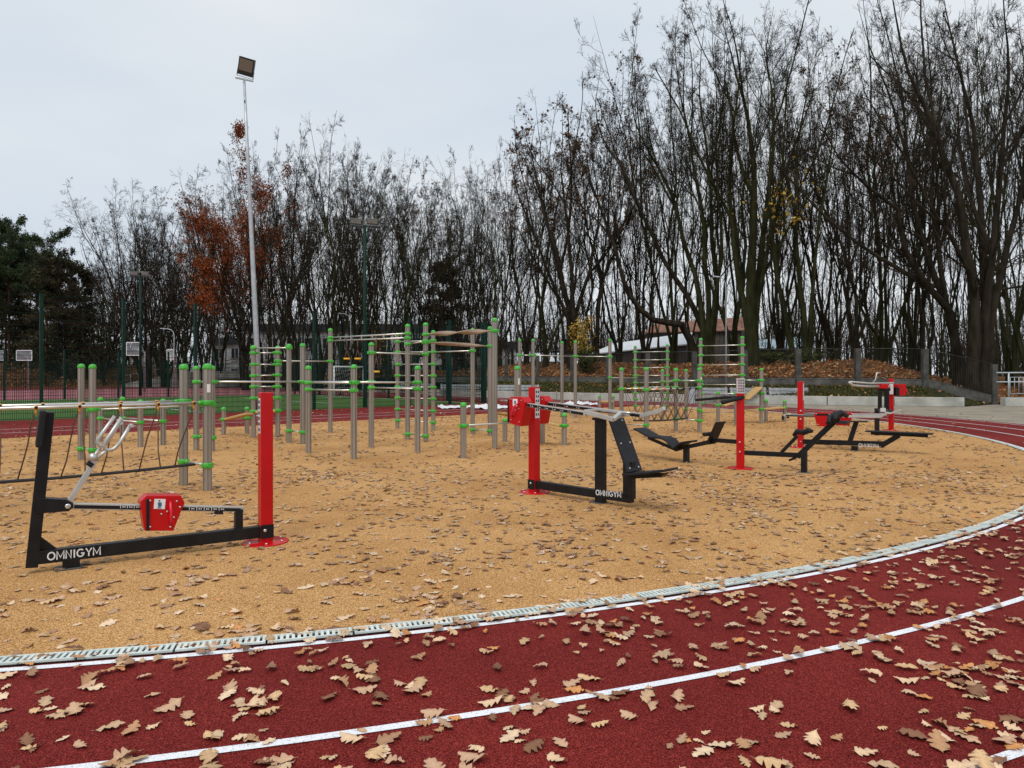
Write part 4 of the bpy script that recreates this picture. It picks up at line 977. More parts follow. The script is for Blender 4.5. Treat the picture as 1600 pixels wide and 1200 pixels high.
# ------------------------------------------------------------------ lamps and masts
def floodlight(parent, loc, w, h, th, rz, tilt, body, lens, up=0):
    e_ = bpy.data.objects.new('floodlight_head', MB().box((0, 0, h / 2 + .06), (w, th, h)).build('tmp', body).data); tmp = bpy.data.objects['tmp']; bpy.data.objects.remove(tmp)
    COL.objects.link(e_); e_.parent = parent; e_.location = loc; e_.rotation_euler = (tilt, up, rz)
    MB().box((0, -th / 2 - .006, h / 2 + .06 + h * .08), (w * .86, .012, h * .66)).build('lens', lens, e_)
    m = MB(); m.box((0, 0, 0), (w * 1.02, .05, .02)); m.box((-w * .53, 0, h * .2), (.02, .05, h * .42)); m.box((w * .53, 0, h * .2), (.02, .05, h * .42)); m.build('bracket', M['galv'], e_)
    for k in range(5): pass
    return e_
Yp = 26.5
pb = P(406.5, 650, Yp); pb.z = 0
t = thing('floodlight_mast', pb, 'tall slightly leaning grey galvanised mast with one black floodlight on top', 'light mast')
top = P(381.5, 127, Yp) - pb
MB().tube([(0, 0, 0), top * .25, top * .5, top * .75, top], [.105, .095, .080, .062, .048], 16).build('mast', M['galv'], t)
MB().lathe([(.20, 0), (.20, .02), (.12, .03)], n=20).build('base_flange', M['galv'], t)
MB().beam(top + Vector((-.33, 0, .14)), top + Vector((.33, 0, .0)), .06, .05).build('cross_arm', M['galv'], t)
MB().tube([top + Vector((0, 0, -.05)), top + Vector((0, 0, .1))], .035, 8).build('arm_neck', M['galv'], t)
MB().box(top * .93 + Vector((0, 0, .1)), (.03, .13, .10)).build('cable_box', M['lamp'], t)
floodlight(t, top + Vector((.03, 0, .15)), .56, .62, .16, R(8), R(22), M['lamp'], M['lampglass'], R(14))
def double_mast(px, by, ty, Y, r, label):
    b = P(px, by, Y); b.z = 0; t = thing('floodlight_mast', b, label, 'light mast'); h = zat(ty, Y)
    MB().tube([(0, 0, 0), (0, 0, h)], [r, r * .8], 12).build('mast', M['dgreen'], t)
    MB().beam((-.75, 0, h), (.75, 0, h - .12), .06, .06).build('cross_arm', M['lamp'], t)
    for sx in (-1, 1): floodlight(t, (sx * .38, 0, h + .0), .56, .26, .12, 0, R(38), M['darkcon'], M['galv'], R(5))
double_mast(570, 637, 352, 33.2, .085, 'dark green light mast with two grey floodlights in the green fence line')
double_mast(219.5, 618, 431, 50, .09, 'more distant dark green light mast with two grey floodlights behind the pitch')
def street_lamp(px, by, ty, Y, arm, label, r=.05):
    b = P(px, by, Y); b.z = max(0, hill(b.x, b.y)); t = thing('street_lamp', b, label, 'street lamp'); h = zat(ty, Y) - b.z
    pts = [(0, 0, 0), (0, 0, h * .9)] + [(arm * (1 - math.cos(a)) * .6, 0, h * .9 + h * .1 * math.sin(a)) for a in (R(30), R(60), R(85))] + [(arm, 0, h * 1.005)]
    MB().tube(pts, [r * 1.2, r * .9] + [r * .7] * 4, 8).build('pole', M['galv'], t)
    MB().beam((arm * .8, 0, h), (arm * 1.35, 0, h + .05), .16, .07).build('lamp_head', M['galv'], t, bevel=.02)
street_lamp(272, 620, 514, 62, -.9, 'slim grey street lamp behind the fence at left, beside the small hoop')
street_lamp(548, 610, 490, 66, -1.1, 'slim grey street lamp behind the goal in front of the white building')
street_lamp(1134.5, 622, 433, 39.5, -.55, 'tall slim grey street lamp standing behind the silver benches', .042)

# ------------------------------------------------------------------ goal, hoops, benches, sheets
def goal():
    Y = 44; a = P(522, 620, Y); a.z = 0; b = P(568, 617, Y + 2.2); b.z = 0
    d = (b - a); L = d.length; rz = math.atan2(d.y, d.x); t = thing('football_goal', a, 'small white football goal with net standing on the green pitch', 'goal', rz=rz); H = 2.0
    m = MB(); m.tube([(0, 0, 0), (0, 0, H)], .05, 10); m.tube([(L, 0, 0), (L, 0, H)], .05, 10); m.tube([(-.05, 0, H), (L + .05, 0, H)], .05, 10); m.build('goal_frame', M['white'], t)
    n = MB()
    for i in range(17): x = L * i / 16; n.tube([(x, 0, H), (x, .6, H - .1), (x, 1.1, 0)], .005, 3, caps=False)
    for i in range(9): z = H * i / 9; y = 1.1 - .5 * z / H; n.tube([(0, y, z), (L, y, z)], .005, 3, caps=False)
    n.build('goal_net', M['tarp'], t, kind='stuff')
goal()
def hoop(px, py0, py1, px1, by, Y, side, label):
    w = (px1 - px) / FPX * Y; cx = (px + px1) / 2; c0 = P(cx, (py0 + py1) / 2, Y); h = (py1 - py0) / FPX * Y
    base = Vector((c0.x + side * w * (.55 if side else 0), Y + .5, 0)); t = thing('basketball_hoop', base, label, 'basketball hoop')
    q = c0 - base
    bb = MB()
    for k_ in range(1, 14): bb.box(q + Vector((-w / 2 + w * k_ / 14, 0, 0)), (.022, .02, h))
    for k_ in range(1, 9): bb.box(q + Vector((0, 0, -h / 2 + h * k_ / 9)), (w, .022, .018))
    bb.build('backboard_grid', M['galv'], t, kind='stuff')
    sb = MB(); sb.beam(q + Vector((-w * .42, .06, h * .45)), Vector((0, 0, q.z - h * .3)), .05, .05); sb.beam(q + Vector((w * .42, .06, h * .45)), Vector((0, 0, q.z - h * .3)), .05, .05); sb.build('support_strut', M['galv'], t)
    fr = MB()
    for s_ in (-1, 1): fr.box(q + Vector((s_ * w / 2, -.025, 0)), (.06, .02, h)); fr.box(q + Vector((0, -.025, s_ * h / 2)), (w, .02, .06))
    fr.build('backboard_frame', M['white'], t)
    MB().tube([(0, 0, 0), (0, 0, q.z - h * .2), q + Vector((0, .05, 0))], .07, 8).build('pole', M['galv'], t)
    rg = MB(); rg.tube([q + Vector((.22 * math.cos(a), -.3 + .22 * math.sin(a), -h * .35)) for a in [2 * math.pi * k / 14 for k in range(15)]], .012, 5); rg.build('rim', M['orange'], t)
hoop(-8, 548, 563, 8, 610, 72, 0, 'basketball hoop cut off by the left edge of the picture')
hoop(26, 547.5, 563, 50, 612, 66, 0, 'second basketball hoop from the left with a centred pole')
hoop(198, 535, 555, 220, 613, 60, 1, 'largest basketball hoop with a pole at its right side')
hoop(261, 546, 562, 271, 610, 70, 1, 'smallest basketball hoop beside the street lamp at left')

def bench(A, rz, L, label, slats=2):
    t = thing('bench', A, label, 'bench', 'silver slatted benches', rz)
    for s_ in (-1, 1):
        m = MB(); x = s_ * (L / 2 - .08)
        m.beam((x, -.18, 0), (x, -.18, .42), .05, .05); m.beam((x, .2, 0), (x, .2, .45), .05, .05); m.beam((x, -.22, .42), (x, .24, .42), .05, .04); m.beam((x, .2, .42), (x, .30, .86), .05, .04); m.build('bench_frame', M['galv'], t)
    s0 = None
    for k in range(3):
        o = MB().box((0, 0, 0), (L, .12, .03)).build('slat', M['benchs'], t, bevel=.004) if s0 is None else inst('slat', s0.data, t); s0 = s0 or o; o.location = (0, -.15 + k * .15, .455)
    for k in range(slats):
        o = inst('slat', s0.data, t, (0, .235 + k * .03, .58 + k * .175), (R(80), 0, 0)); o.scale = (1, 1.25, 1)
for x0, x1, y0, lb in ((1085, 1140, 632, 'leftmost silver slatted bench of the three in front of the low wall'), (1142, 1201, 632, 'middle silver slatted bench behind the third red post'), (1203, 1267, 632.5, 'rightmost silver slatted bench beside the fourth red post')):
    Y = 36.6 + (1267 - (x0 + x1) / 2) * .004; c0 = P((x0 + x1) / 2, y0, Y); c0.z = 0; L = (x1 - x0 - 2) / FPX * Y
    bench(c0, R(0) , L, lb)
c0 = P(806, 620, 46); c0.z = 0; bench(c0, R(-4), 3.0, 'far silver slatted bench behind the central red post')
c0 = P(722, 617, 49); c0.z = 0; bench(c0, R(-8), 3.2, 'far silver slatted bench behind the tall posts')
c0 = P(650, 617, 52); c0.z = 0; bench(c0, R(-12), 2.6, 'far silver slatted bench behind the green fence gate')
MB_ = MB
def planter(px, Y, w, label):
    b = P(px, 610, Y); b.z = 0; t = thing('litter_bin', b, label, 'litter bin')
    MB().box((0, 0, .45), (w, .4, .9)).build('body', M['galv'], t, bevel=.02); MB().box((0, 0, .93), (w * 1.1, .46, .05)).build('lid', M['lamp'], t, bevel=.01)
planter(1079.5, 37.2, .34, 'small grey litter bin at the left end of the silver benches')

def tarp(pts, label, seed):
    rnd = random.Random(seed); A = Vector(pts[0]); B = Vector(pts[1]); w = pts[2]; n = 40; k = 7; d = (B - A).normalized(); q = Vector((-d.y, d.x)); vs = []; fs = []
    for i in range(n + 1):
        t = i / n; ww = w * (.55 + .45 * math.sin(t * 9 + seed)) * min(1, 6 * t, 6 * (1 - t)) + .1
        for j in range(k):
            s_ = j / (k - 1) - .5; p = A.lerp(B, t) + q * s_ * ww
            z = .03 + (.20 * abs(math.sin(t * 17 + j)) * (.5 + .5 * math.sin(t * 41 + j * 2.1)) * (1 - abs(s_) * 1.6)) + rnd.uniform(0, .04)
            vs.append((p.x, p.y, max(.025, z)))
    for i in range(n):
        for j in range(k - 1): fs.append((i * k + j, (i + 1) * k + j, (i + 1) * k + j + 1, i * k + j + 1))
    o = MB().add(vs, fs, True).build('white_sheet', M['tarp']); so_ = o.modifiers.new('solid', 'SOLIDIFY'); so_.thickness = .01; tag(o, label, 'sheet')
a = P(684, 638.5, 32.5); b = P(800, 638, 32.0); tarp(((a.x, a.y), (b.x, b.y), 2.6), 'crumpled white plastic sheet lying on the red track behind the tall posts', 1)
a = P(850, 634, 35.5); b = P(934, 633, 35.0); tarp(((a.x, a.y), (b.x, b.y), 1.6), 'flat white sheet on the far red track, right of the central red post', 4)

# ------------------------------------------------------------------ buildings beyond the trees
def house(name, label, x0, x1, y, depth, z0, h, wallm, roofm, rows, cols, flat=True, wd=1.1, wh=1.5, rh=2.0):
    t = thing(name, ((x0 + x1) / 2, y, z0), label, 'building'); W_ = x1 - x0
    MB().box((0, depth / 2, h / 2), (W_, depth, h)).build('wall', wallm, t)
    if flat: MB().box((0, depth / 2, h + .3), (W_ + .8, depth + .8, .9)).build('roof', roofm, t)
    else:
        MB().prism([(-W_ / 2 - .3, 0), (W_ / 2 + .3, 0), (W_ / 2 + .3, .1), (0, .1), (-W_ / 2 - .3, .1)], -.3, .0)
        m = MB(); v = [(-W_ / 2 - .4, -.5, h - .1), (W_ / 2 + .4, -.5, h - .1), (W_ / 2 + .4, depth / 2, h + rh), (-W_ / 2 - .4, depth / 2, h + rh), (-W_ / 2 - .4, depth + .5, h - .1), (W_ / 2 + .4, depth + .5, h - .1)]
        m.add(v, [(0, 1, 2, 3), (3, 2, 5, 4), (0, 3, 4), (1, 5, 2), (0, 4, 5, 1)]); m.build('roof', roofm, t)
    w0 = None
    for r_ in range(rows):
        for c_ in range(cols):
            x = -W_ / 2 + W_ * (c_ + .5) / cols; z = h * (r_ + .5) / rows
            if w0 is None:
                w0 = MB().box((0, 0, 0), (wd, .08, wh)).build('window', M['glass'], t); o = w0
                m = MB(); m.box((-wd / 2, -.03, 0), (.08, .1, wh)); m.box((wd / 2, -.03, 0), (.08, .1, wh)); m.box((0, -.03, wh / 2), (wd + .08, .1, .08)); m.box((0, -.05, -wh / 2), (wd + .2, .16, .08)); m.box((0, -.03, 0), (.06, .1, wh)); fr = m.build('window_frame', M['renderw'], w0)
            else: o = inst('window', w0.data, t); inst('window_frame', fr.data, o)
            o.location = (x, -.05, z)
    return t
def bx(px, Y): return (px - 800) / FPX * Y
house('white_building', 'long two-storey whitish building with dark roof edge behind the trees', bx(384, 98), bx(694, 98), 98, 12, 0, 7.6, M['render'], M['roofd'], 2, 11)
house('white_building', 'lower pale building with dark roof continuing right of the long white one', bx(700, 96), bx(806, 96), 96, 10, .4, 4.7, M['render'], M['roofd'], 1, 6)
house('white_house', 'small white house between the trunks at left, above the concrete ramp', bx(155, 112), bx(214, 112), 112, 8, 0, 4.6, M['renderw'], M['roofd'], 1, 3)
house('grey_garage', 'low dark garage block with white top edge behind the left fence', bx(330, 104), bx(380, 104), 104, 8, 0, 6.0, M['render'], M['roofd'], 2, 2)
house('white_shed', 'small white shed roof seen between the posts right of centre', bx(812, 92), bx(870, 92), 92, 6, 2.3, .9, M['renderw'], M['metalroof'], 1, 2, flat=False, wd=.5, wh=.4, rh=1.1)
def barn(name, label, ptsA, Yn, Yf, roofm, zw, base):
    """gable roofed shed given by eave line and ridge line in metres"""
    (e0, e1, r0_, r1_) = [Vector(p) for p in ptsA]
    t = thing(name, (e0.x, e0.y, base), label, 'building'); o = Vector((e0.x, e0.y, base)); back = Vector((0, Yf, 0))
    th = Vector((0, 0, -.12)); m = MB(); b0 = e0 + back; b1 = e1 + back; d = (e1 - e0).normalized(); 
    v = [e0 - d * .4 - o, e1 + d * .4 - o, r1_ - o, r0_ - o]; v += [q + th for q in v]
    m.add(v, [(0, 1, 2, 3), (7, 6, 5, 4), (0, 4, 5, 1), (1, 5, 6, 2), (3, 2, 6, 7), (0, 3, 7, 4)])
    v = [r0_ - o, r1_ - o, r1_ * 2 - e1 - o + Vector((0, 0, -2 * (r1_.z - e1.z))), r0_ * 2 - e0 - o + Vector((0, 0, -2 * (r0_.z - e0.z)))]; v += [q + th for q in v]
    m.add(v, [(0, 1, 2, 3), (7, 6, 5, 4), (0, 4, 5, 1), (1, 5, 6, 2), (3, 2, 6, 7), (0, 3, 7, 4)])
    m.build('roof', roofm, t)
    wl_ = MB(); i0 = Vector((0, .5, 0)); a = e0 + i0 - o; b = e1 + i0 - o; n = Vector((0, 0, 1))
    a.z -= .1; b.z -= .1; c_ = r1_ * 2 - e1 - o; d_ = r0_ * 2 - e0 - o; c_.z = b.z; d_.z = a.z; c_.y -= .5; d_.y -= .5
    ra_ = r0_ - o + Vector((.3, 0, -.2)); rb_ = r1_ - o + Vector((-.3, 0, -.2))
    g = lambda q: Vector((q.x, q.y, -1.5))
    wl_.add([g(a), g(b), b, a, g(c_), c_, g(d_), d_, ra_, rb_], [(0, 1, 2, 3), (1, 4, 5, 9, 2), (4, 6, 7, 5), (6, 0, 3, 8, 7)]); wl_.build('wall', M['board'], t)
    L = (b - a).length; k = int(L / .5); dd = (b - a) / L; bd = None
    for i in range(min(k, 44)):
        q = a + dd * (i + .5) * L / min(k, 44)
        if bd is None: bd = MB().box((0, 0, 0), (.34, .05, 2.6)).build('board', M['board'], t); oo = bd
        else: oo = inst('board', bd.data, t)
        oo.location = (q.x, q.y - .05, a.z - 1.35); oo.rotation_euler = (0, 0, math.atan2(dd.y, dd.x))
Y = 66
barn('metal_roof_barn', 'old board barn with a bright pale sheet metal roof behind the leaf bank', (P(924, 552.5, 80), P(1074, 537, 66), P(960, 536.5, 84), P(1082, 519, 70)), 0, 8, M['metalroof'], 3, 2.2)
barn('rust_roof_barn', 'taller old barn with rust-brown tiled roof behind the metal roofed barn', (P(1010, 519, 88), P(1160, 515, 80), P(1024, 505, 94), P(1165, 495, 86)), 0, 8, M['rustroof'], 5, 2.2)
barn('blue_roof_shed', 'low shed with pale bluish roof between the trunks right of the wall bars', (P(1182, 543.5, 74), P(1252, 544, 70), P(1186, 531, 78), P(1252, 526, 74)), 0, 6, M['blueroof'], 3, 2.2)
def ramp():
    t = thing('concrete_ramp', (bx(300, 82), 82, 0), 'pale concrete access ramp rising to the right behind the left fence', 'ramp'); x0 = bx(190, 82) - bx(300, 82); x1 = bx(384, 82) - bx(300, 82)
    MB().prism([(x0, 0), (x1, 0), (x1, 1.9), (x0 + 7.5, 1.75), (x0, .35)], 0, 2.5).build('ramp_body', M['concrete'], t)
    m = MB(); m.tube([(x0, .1, 1.25), (x0 + 7.5, .1, 2.7), (x1, .1, 2.85)], .03, 6); m.build('handrail', M['galv'], t)
    p0 = None
    for i in range(16):
        x = x0 + (x1 - x0) * i / 15; zt_ = .35 + 1.4 * min(1, (x - x0) / 7.5)
        o = MB().tube([(0, 0, -.1), (0, 0, .93)], .02, 5).build('rail_post', M['galv'], t) if p0 is None else inst('rail_post', p0.data, t); p0 = p0 or o; o.location = (x, .1, zt_)
ramp()
# leafy brown bank at the far left, behind the ball court
def left_bank():
    vs = []; fs = []; nx, ny = 60, 8
    for i in range(nx + 1):
        for j in range(ny + 1):
            x = -95 + 55 * i / nx; y = 79 + 3 * j + (4 if j == ny else 0); z = -.02 + 2.7 * sst(0, 4, j) * sst(-40, -46, x) if False else -.02 + 2.7 * sst(0, 4, j) * (1 - sst(-52, -43, x)) + (.15 * math.sin(x * .8 + j) if j > 1 else 0)
            vs.append((x, y, max(-.02, z)))
    for i in range(nx):
        for j in range(ny): a = i * (ny + 1) + j; fs.append((a, a + ny + 1, a + ny + 2, a + 1))
    MB().add(vs, fs, True).build('left_leaf_bank', M['soil'], kind='structure')
left_bank()

# ------------------------------------------------------------------ trees
rng = np.random.default_rng(11)
def unit(v): return v / np.maximum(np.linalg.norm(v, axis=-1, keepdims=True), 1e-9)
def resamp(pts, k):
    pts = np.asarray(pts, float); L = np.r_[0, np.cumsum(np.linalg.norm(np.diff(pts, axis=0), axis=1))]; s = np.linspace(0, L[-1], k)
    return np.stack([np.interp(s, L, pts[:, i]) for i in range(3)], 1)
def grow(Pp, Rr, m, t0, t1, ang, lf, K, wander, up, rf=.62, tip=.3, rmin=.006, flat=0., base=1., cap=.012):
    N, k, _ = Pp.shape; t = np.sort(rng.uniform(t0, t1, (N, m)), axis=1); f = t * (k - 1); i0 = np.minimum(f.astype(int), k - 2); fr = (f - i0)[..., None]
    idx = np.arange(N)[:, None]; a = Pp[idx, i0]; b = Pp[idx, i0 + 1]; pos = a + (b - a) * fr; tan = unit(b - a)
    r0 = Rr[idx, i0] * (1 - fr[..., 0]) + Rr[idx, i0 + 1] * fr[..., 0]
    L = np.linalg.norm(np.diff(Pp, axis=1), axis=2).sum(1)[:, None]
    rnd = rng.normal(size=(N, m, 3)); rnd[..., 2] *= .6; perp = unit(rnd - tan * (rnd * tan).sum(-1, keepdims=True))
    an = rng.normal(ang, ang * .22, (N, m))[..., None]
    d = tan * np.cos(an) + perp * np.sin(an)
    ln = lf * L * (base - .60 * t) * rng.uniform(.6, 1.3, (N, m)); ln = np.maximum(ln, .12)
    pos = pos.reshape(-1, 3); d = d.reshape(-1, 3); ln = ln.ravel(); r = np.maximum(rmin, np.minimum(r0.ravel() * rf, ln * cap + .004))
    out = np.zeros((len(pos), K, 3)); out[:, 0] = pos; st = (ln / (K - 1))[:, None]
    for j in range(1, K):
        d = unit(d + rng.normal(size=d.shape) * wander + np.array([0, 0, up])); out[:, j] = out[:, j - 1] + d * st
    rr = r[:, None] * np.linspace(1, tip, K)[None]; rr = np.maximum(rr, rmin * .7)
    return out, rr
def tubes(Pp, Rr, n):
    N, K, _ = Pp.shape; T = np.zeros_like(Pp); T[:, 1:-1] = Pp[:, 2:] - Pp[:, :-2]; T[:, 0] = Pp[:, 1] - Pp[:, 0]; T[:, -1] = Pp[:, -1] - Pp[:, -2]; T = unit(T)
    D = unit(Pp[:, -1] - Pp[:, 0]); ref = np.where(np.abs(D[:, 2:3]) > .8, np.array([[1., 0, 0]]), np.array([[0, 0, 1.]])); ref = np.repeat(ref[:, None], K, 1)
    u = unit(np.cross(T, ref)); w = np.cross(T, u); a = np.arange(n) * 2 * np.pi / n
    V = Pp[:, :, None] + Rr[:, :, None, None] * (u[:, :, None] * np.cos(a)[None, None, :, None] + w[:, :, None] * np.sin(a)[None, None, :, None])
    V = V.reshape(-1, 3); i = np.arange(N)[:, None, None] * K * n; j = np.arange(K - 1)[None, :, None] * n; q = np.arange(n)[None, None]; q2 = (q + 1) % n
    F = np.stack([i + j + q, i + j + q2, i + j + n + q2, i + j + n + q], -1).reshape(-1, 4)
    return V, F
def join(parts):
    V = []; F = []; o = 0
    for v, f in parts: V.append(v); F.append(f + o); o += len(v)
    return np.concatenate(V), np.concatenate(F)
def leafquads(pos, n, spread, size, flat=False):
    idx = rng.integers(0, len(pos), n); c = pos[idx] + rng.normal(size=(n, 3)) * spread; a = unit(rng.normal(size=(n, 3))); b = unit(np.cross(a, rng.normal(size=(n, 3))))
    s = size * rng.uniform(.5, 1.3, (n, 1)); V = np.stack([c - a * s * .6, c + b * s * .42, c + a * s * .6, c - b * s * .42], 1).reshape(-1, 3)
    return V, np.arange(n * 4).reshape(-1, 4)
HT = {}
def make_tree(leaders, r0s, dens=(11, 6, 6, 2), spread=.5, lf=.30, barkm='bark', leaves=None, up=.10, tips=.16, t0=.22, forks=2, name='t'):
    """leaders: list of polylines in local metres; returns trunk mesh, crown mesh"""
    K0 = 18; P0 = np.stack([resamp(l, K0) for l in leaders])
    wob = np.cumsum(rng.normal(size=P0.shape) * .05, axis=1); wob[..., 2] = 0; wob -= wob[:, :1]; P0 = P0 + wob
    sh = np.linspace(0, 1, K0)[None]; R0 = np.array(r0s)[:, None] * .72 * (tips * .3 + (1 - tips * .3) * (1 - sh) ** 1.15); R0 = R0 * (1 + .45 * np.exp(-sh * 26))
    PF, RF = grow(P0, R0, forks, t0, .75, .42, .56, K0, .045, .03, rf=.72, rmin=.02, base=1.05, cap=.02)
    P0 = np.concatenate([P0, PF]); R0 = np.concatenate([R0, RF])
    P1, R1 = grow(P0, R0, dens[0], .22, .99, spread * 1.45, lf, 9, .06, up * .75, rf=.6, rmin=.012)
    P2, R2 = grow(P1, R1, dens[1], .12, .99, spread * 1.35, .60, 6, .055, up * .5, rf=.65, rmin=.009)
    P2b, R2b = grow(P0, R0, max(3, dens[0] // 2), .3, 1., spread * 1.6, .10, 6, .07, up * .4, rf=.5, rmin=.009, base=1.1)
    P2 = np.concatenate([P2, P2b]); R2 = np.concatenate([R2, R2b])
    P3, R3 = grow(P2, R2, max(3, dens[2] - 1), .1, 1., spread * 1.3, .72, 4, .06, up * .4, rf=.7, rmin=.0075)
    P4, R4 = grow(P3, R3, dens[3], .15, 1., spread * 1.25, .85, 2, .06, up * .2, rf=.8, rmin=.0078)
    Vt, Ft = join([tubes(P0, R0, 8), tubes(P1, R1, 5)]); Vc, Fc = join([tubes(P2, R2, 4), tubes(P3, R3, 3), tubes(P4, R4, 3)])
    mt = np_mesh(name + '_trunk', Vt, Ft, M[barkm], smooth=True); mc = np_mesh(name + '_crown', Vc, Fc, M['twig'], smooth=False)
    ml = None
    if leaves:
        n, sp, sz, lm, sel = leaves; tipsP = P4[:, -1]; tipsP = tipsP[sel(tipsP)] if sel else tipsP
        if len(tipsP): V, F = leafquads(tipsP, n, sp, sz); ml = np_mesh(name + '_leaves', V, F, M[lm])
    HT[mt.name] = float(np.percentile(Vc[:, 2], 99.6))
    return mt, mc, ml
def place_tree(name, meshes, loc, label, cat='tree', group=None, rz=0., s=1.0, leafname='foliage'):
    t = thing(name, loc, label, cat, group, rz); t.scale = (s if not isinstance(s, tuple) else s[0],) * 2 + (s if not isinstance(s, tuple) else s[1],)
    inst('trunk', meshes[0], t); inst('crown', meshes[1], t)
    if meshes[2]: inst(leafname, meshes[2], t)
    return t
def vase(H, n, lean, low=.06, jitter=.3, r=.2):
    L = []; rs = []
    for k in range(n):
        a = 2 * math.pi * (k + random.uniform(-.3, .3)) / n; ln = lean * random.uniform(.35, 1.2); hh = H * random.uniform(.78, 1.0) if k else H; sp = random.uniform(low * .4, low * 1.8) * H
        b = Vector((math.cos(a), math.sin(a), 0)); pts = [Vector((0, 0, -.3)) + b * r * .7, Vector((0, 0, sp)) + b * r * .9]
        for q in (.2, .35, .5, .65, .8, 1.): pts.append(b * (r + ln * hh * (q ** 1.15) * .62) + Vector((random.gauss(0, jitter), random.gauss(0, jitter), max(sp + .3, hh * q))))
        L.append([tuple(p) for p in pts]); rs.append(r * random.uniform(.65, 1.1) * (1.25 if k == 0 else 1))
    return L, rs
VASE = [make_tree(*vase(22, n, lean, .07, .25, .22), dens=d_, spread=sp_, lf=.22, name='vase%d' % i, forks=fk, barkm=('bark' if i % 2 else 'barkg'))
        for i, (n, lean, d_, sp_, fk) in enumerate([(4, .50, (8, 5, 5, 2), .50, 3), (5, .44, (8, 5, 5, 2), .46, 2), (3, .62, (9, 5, 5, 2), .55, 4), (6, .42, (8, 5, 4, 2), .48, 2)])]
SLIM = [make_tree(*vase(22, n, lean, .12, .25, .13), dens=d_, spread=.46, lf=.17, t0=.4, name='slim%d' % i, forks=fk, barkm='barkg') for i, (n, lean, d_, fk) in enumerate([(1, .1, (9, 4, 4, 2), 3), (2, .16, (8, 4, 4, 2), 2), (2, .26, (8, 4, 4, 2), 2)])]
WIDE = [make_tree(*vase(20, 4, .75, .16, .4, .26), dens=(9, 6, 5, 2), spread=.62, lf=.28, t0=.25, up=.04, name='wide', forks=2)]
BIRCH = [make_tree(*vase(22, 2, .2, .3, .2, .13), dens=(10, 5, 5, 2), spread=.6, lf=.19, t0=.35, up=-.07, name='birch', barkm='birch', forks=3)]
LEAFY = [make_tree(*vase(22, 4, .46, .07, .3, .2), dens=(8, 5, 5, 2), spread=.48, lf=.22, name='leafy%d' % i, forks=3, leaves=(1500, .14, .17, 'dryleaf', (lambda P_: P_[:, 2] > 12))) for i in range(1)]
def oak_sel(q):
    x, z = q[:, 0], q[:, 2] * 1.2; pr = np.full(len(q), .08)
    pr[(x > -.2) & (x < 4.2) & (z > 18.5)] = .8; pr[(x > -4) & (x < 3.2) & (z > 12.5) & (z <= 18.5)] = .55; pr[(x > -6) & (x < -1.5) & (z > 8) & (z <= 13)] = .6
    pr *= .55 + .45 * np.sin(x * 1.3 + z * .9) * np.sin(q[:, 1] * 1.2 + z)
    return rng.random(len(q)) < pr
def oak():
    L, rs = vase(19, 6, .42, .13, .5, .26)
    return make_tree(L, rs, dens=(8, 5, 5, 2), spread=.62, lf=.28, t0=.2, up=.04, forks=2, name='oak', leaves=(20000, .26, .15, 'rust', oak_sel))
OAK = oak()
def conifer(H, rad, kind):
    """spruce: whorled drooping branches; pine: bare trunk with a broken crown of needle clumps"""
    P0 = resamp([(0, 0, -.3), (random.gauss(0, .1), 0, H * .5), (random.gauss(0, .2), random.gauss(0, .2), H)], 14)[None]; r0 = .26 if kind == 'pine' else .2; R0 = (r0 * (1 - .85 * np.linspace(0, 1, 14)))[None]
    if kind == 'pine': P1, R1 = grow(P0, R0, 34, .48, .99, 1.15, rad / H * 1.5, 7, .12, .07, rf=.5, rmin=.02)
    else: P1, R1 = grow(P0, R0, 120, .06, .99, 1.62, rad / H * 1.55, 6, .05, -.03, rf=.3, rmin=.015)
    P2, R2 = grow(P1, R1, 7, .25, 1., .8, .38, 4, .12, .0, rf=.6, rmin=.01)
    n = 15000 if kind == 'pine' else 20000; pos = np.concatenate([P2[:, 1:].reshape(-1, 3), P1[:, 2:].reshape(-1, 3)]); idx = rng.integers(0, len(pos), n)
    c_ = pos[idx] + rng.normal(size=(n, 3)) * (.22 if kind == 'pine' else .16); a = unit(rng.normal(size=(n, 3)) + (np.array([0, 0, .6]) if kind == 'pine' else np.array([0, 0, -.5]))); b = unit(np.cross(a, rng.normal(size=(n, 3)))); s = rng.uniform(.16, .38, (n, 1))
    V = np.stack([c_ - b * s * .22, c_ + a * s, c_ + b * s * .22, c_ - a * s * .3], 1).reshape(-1, 3)
    Vt, Ft = join([tubes(P0, R0, 9), tubes(P1, R1, 4), tubes(P2, R2, 3)])
    return np_mesh(kind + '_trunk', Vt, Ft, M['barkr'] if kind == 'pine' else M['bark'], smooth=True), np_mesh(kind + '_crown', V, np.arange(n * 4).reshape(-1, 4), M['pine' if kind == 'pine' else 'spruce']), None
PINE = conifer(20, 4.4, 'pine'); SPRUCE = conifer(16, 3.2, 'spruce')

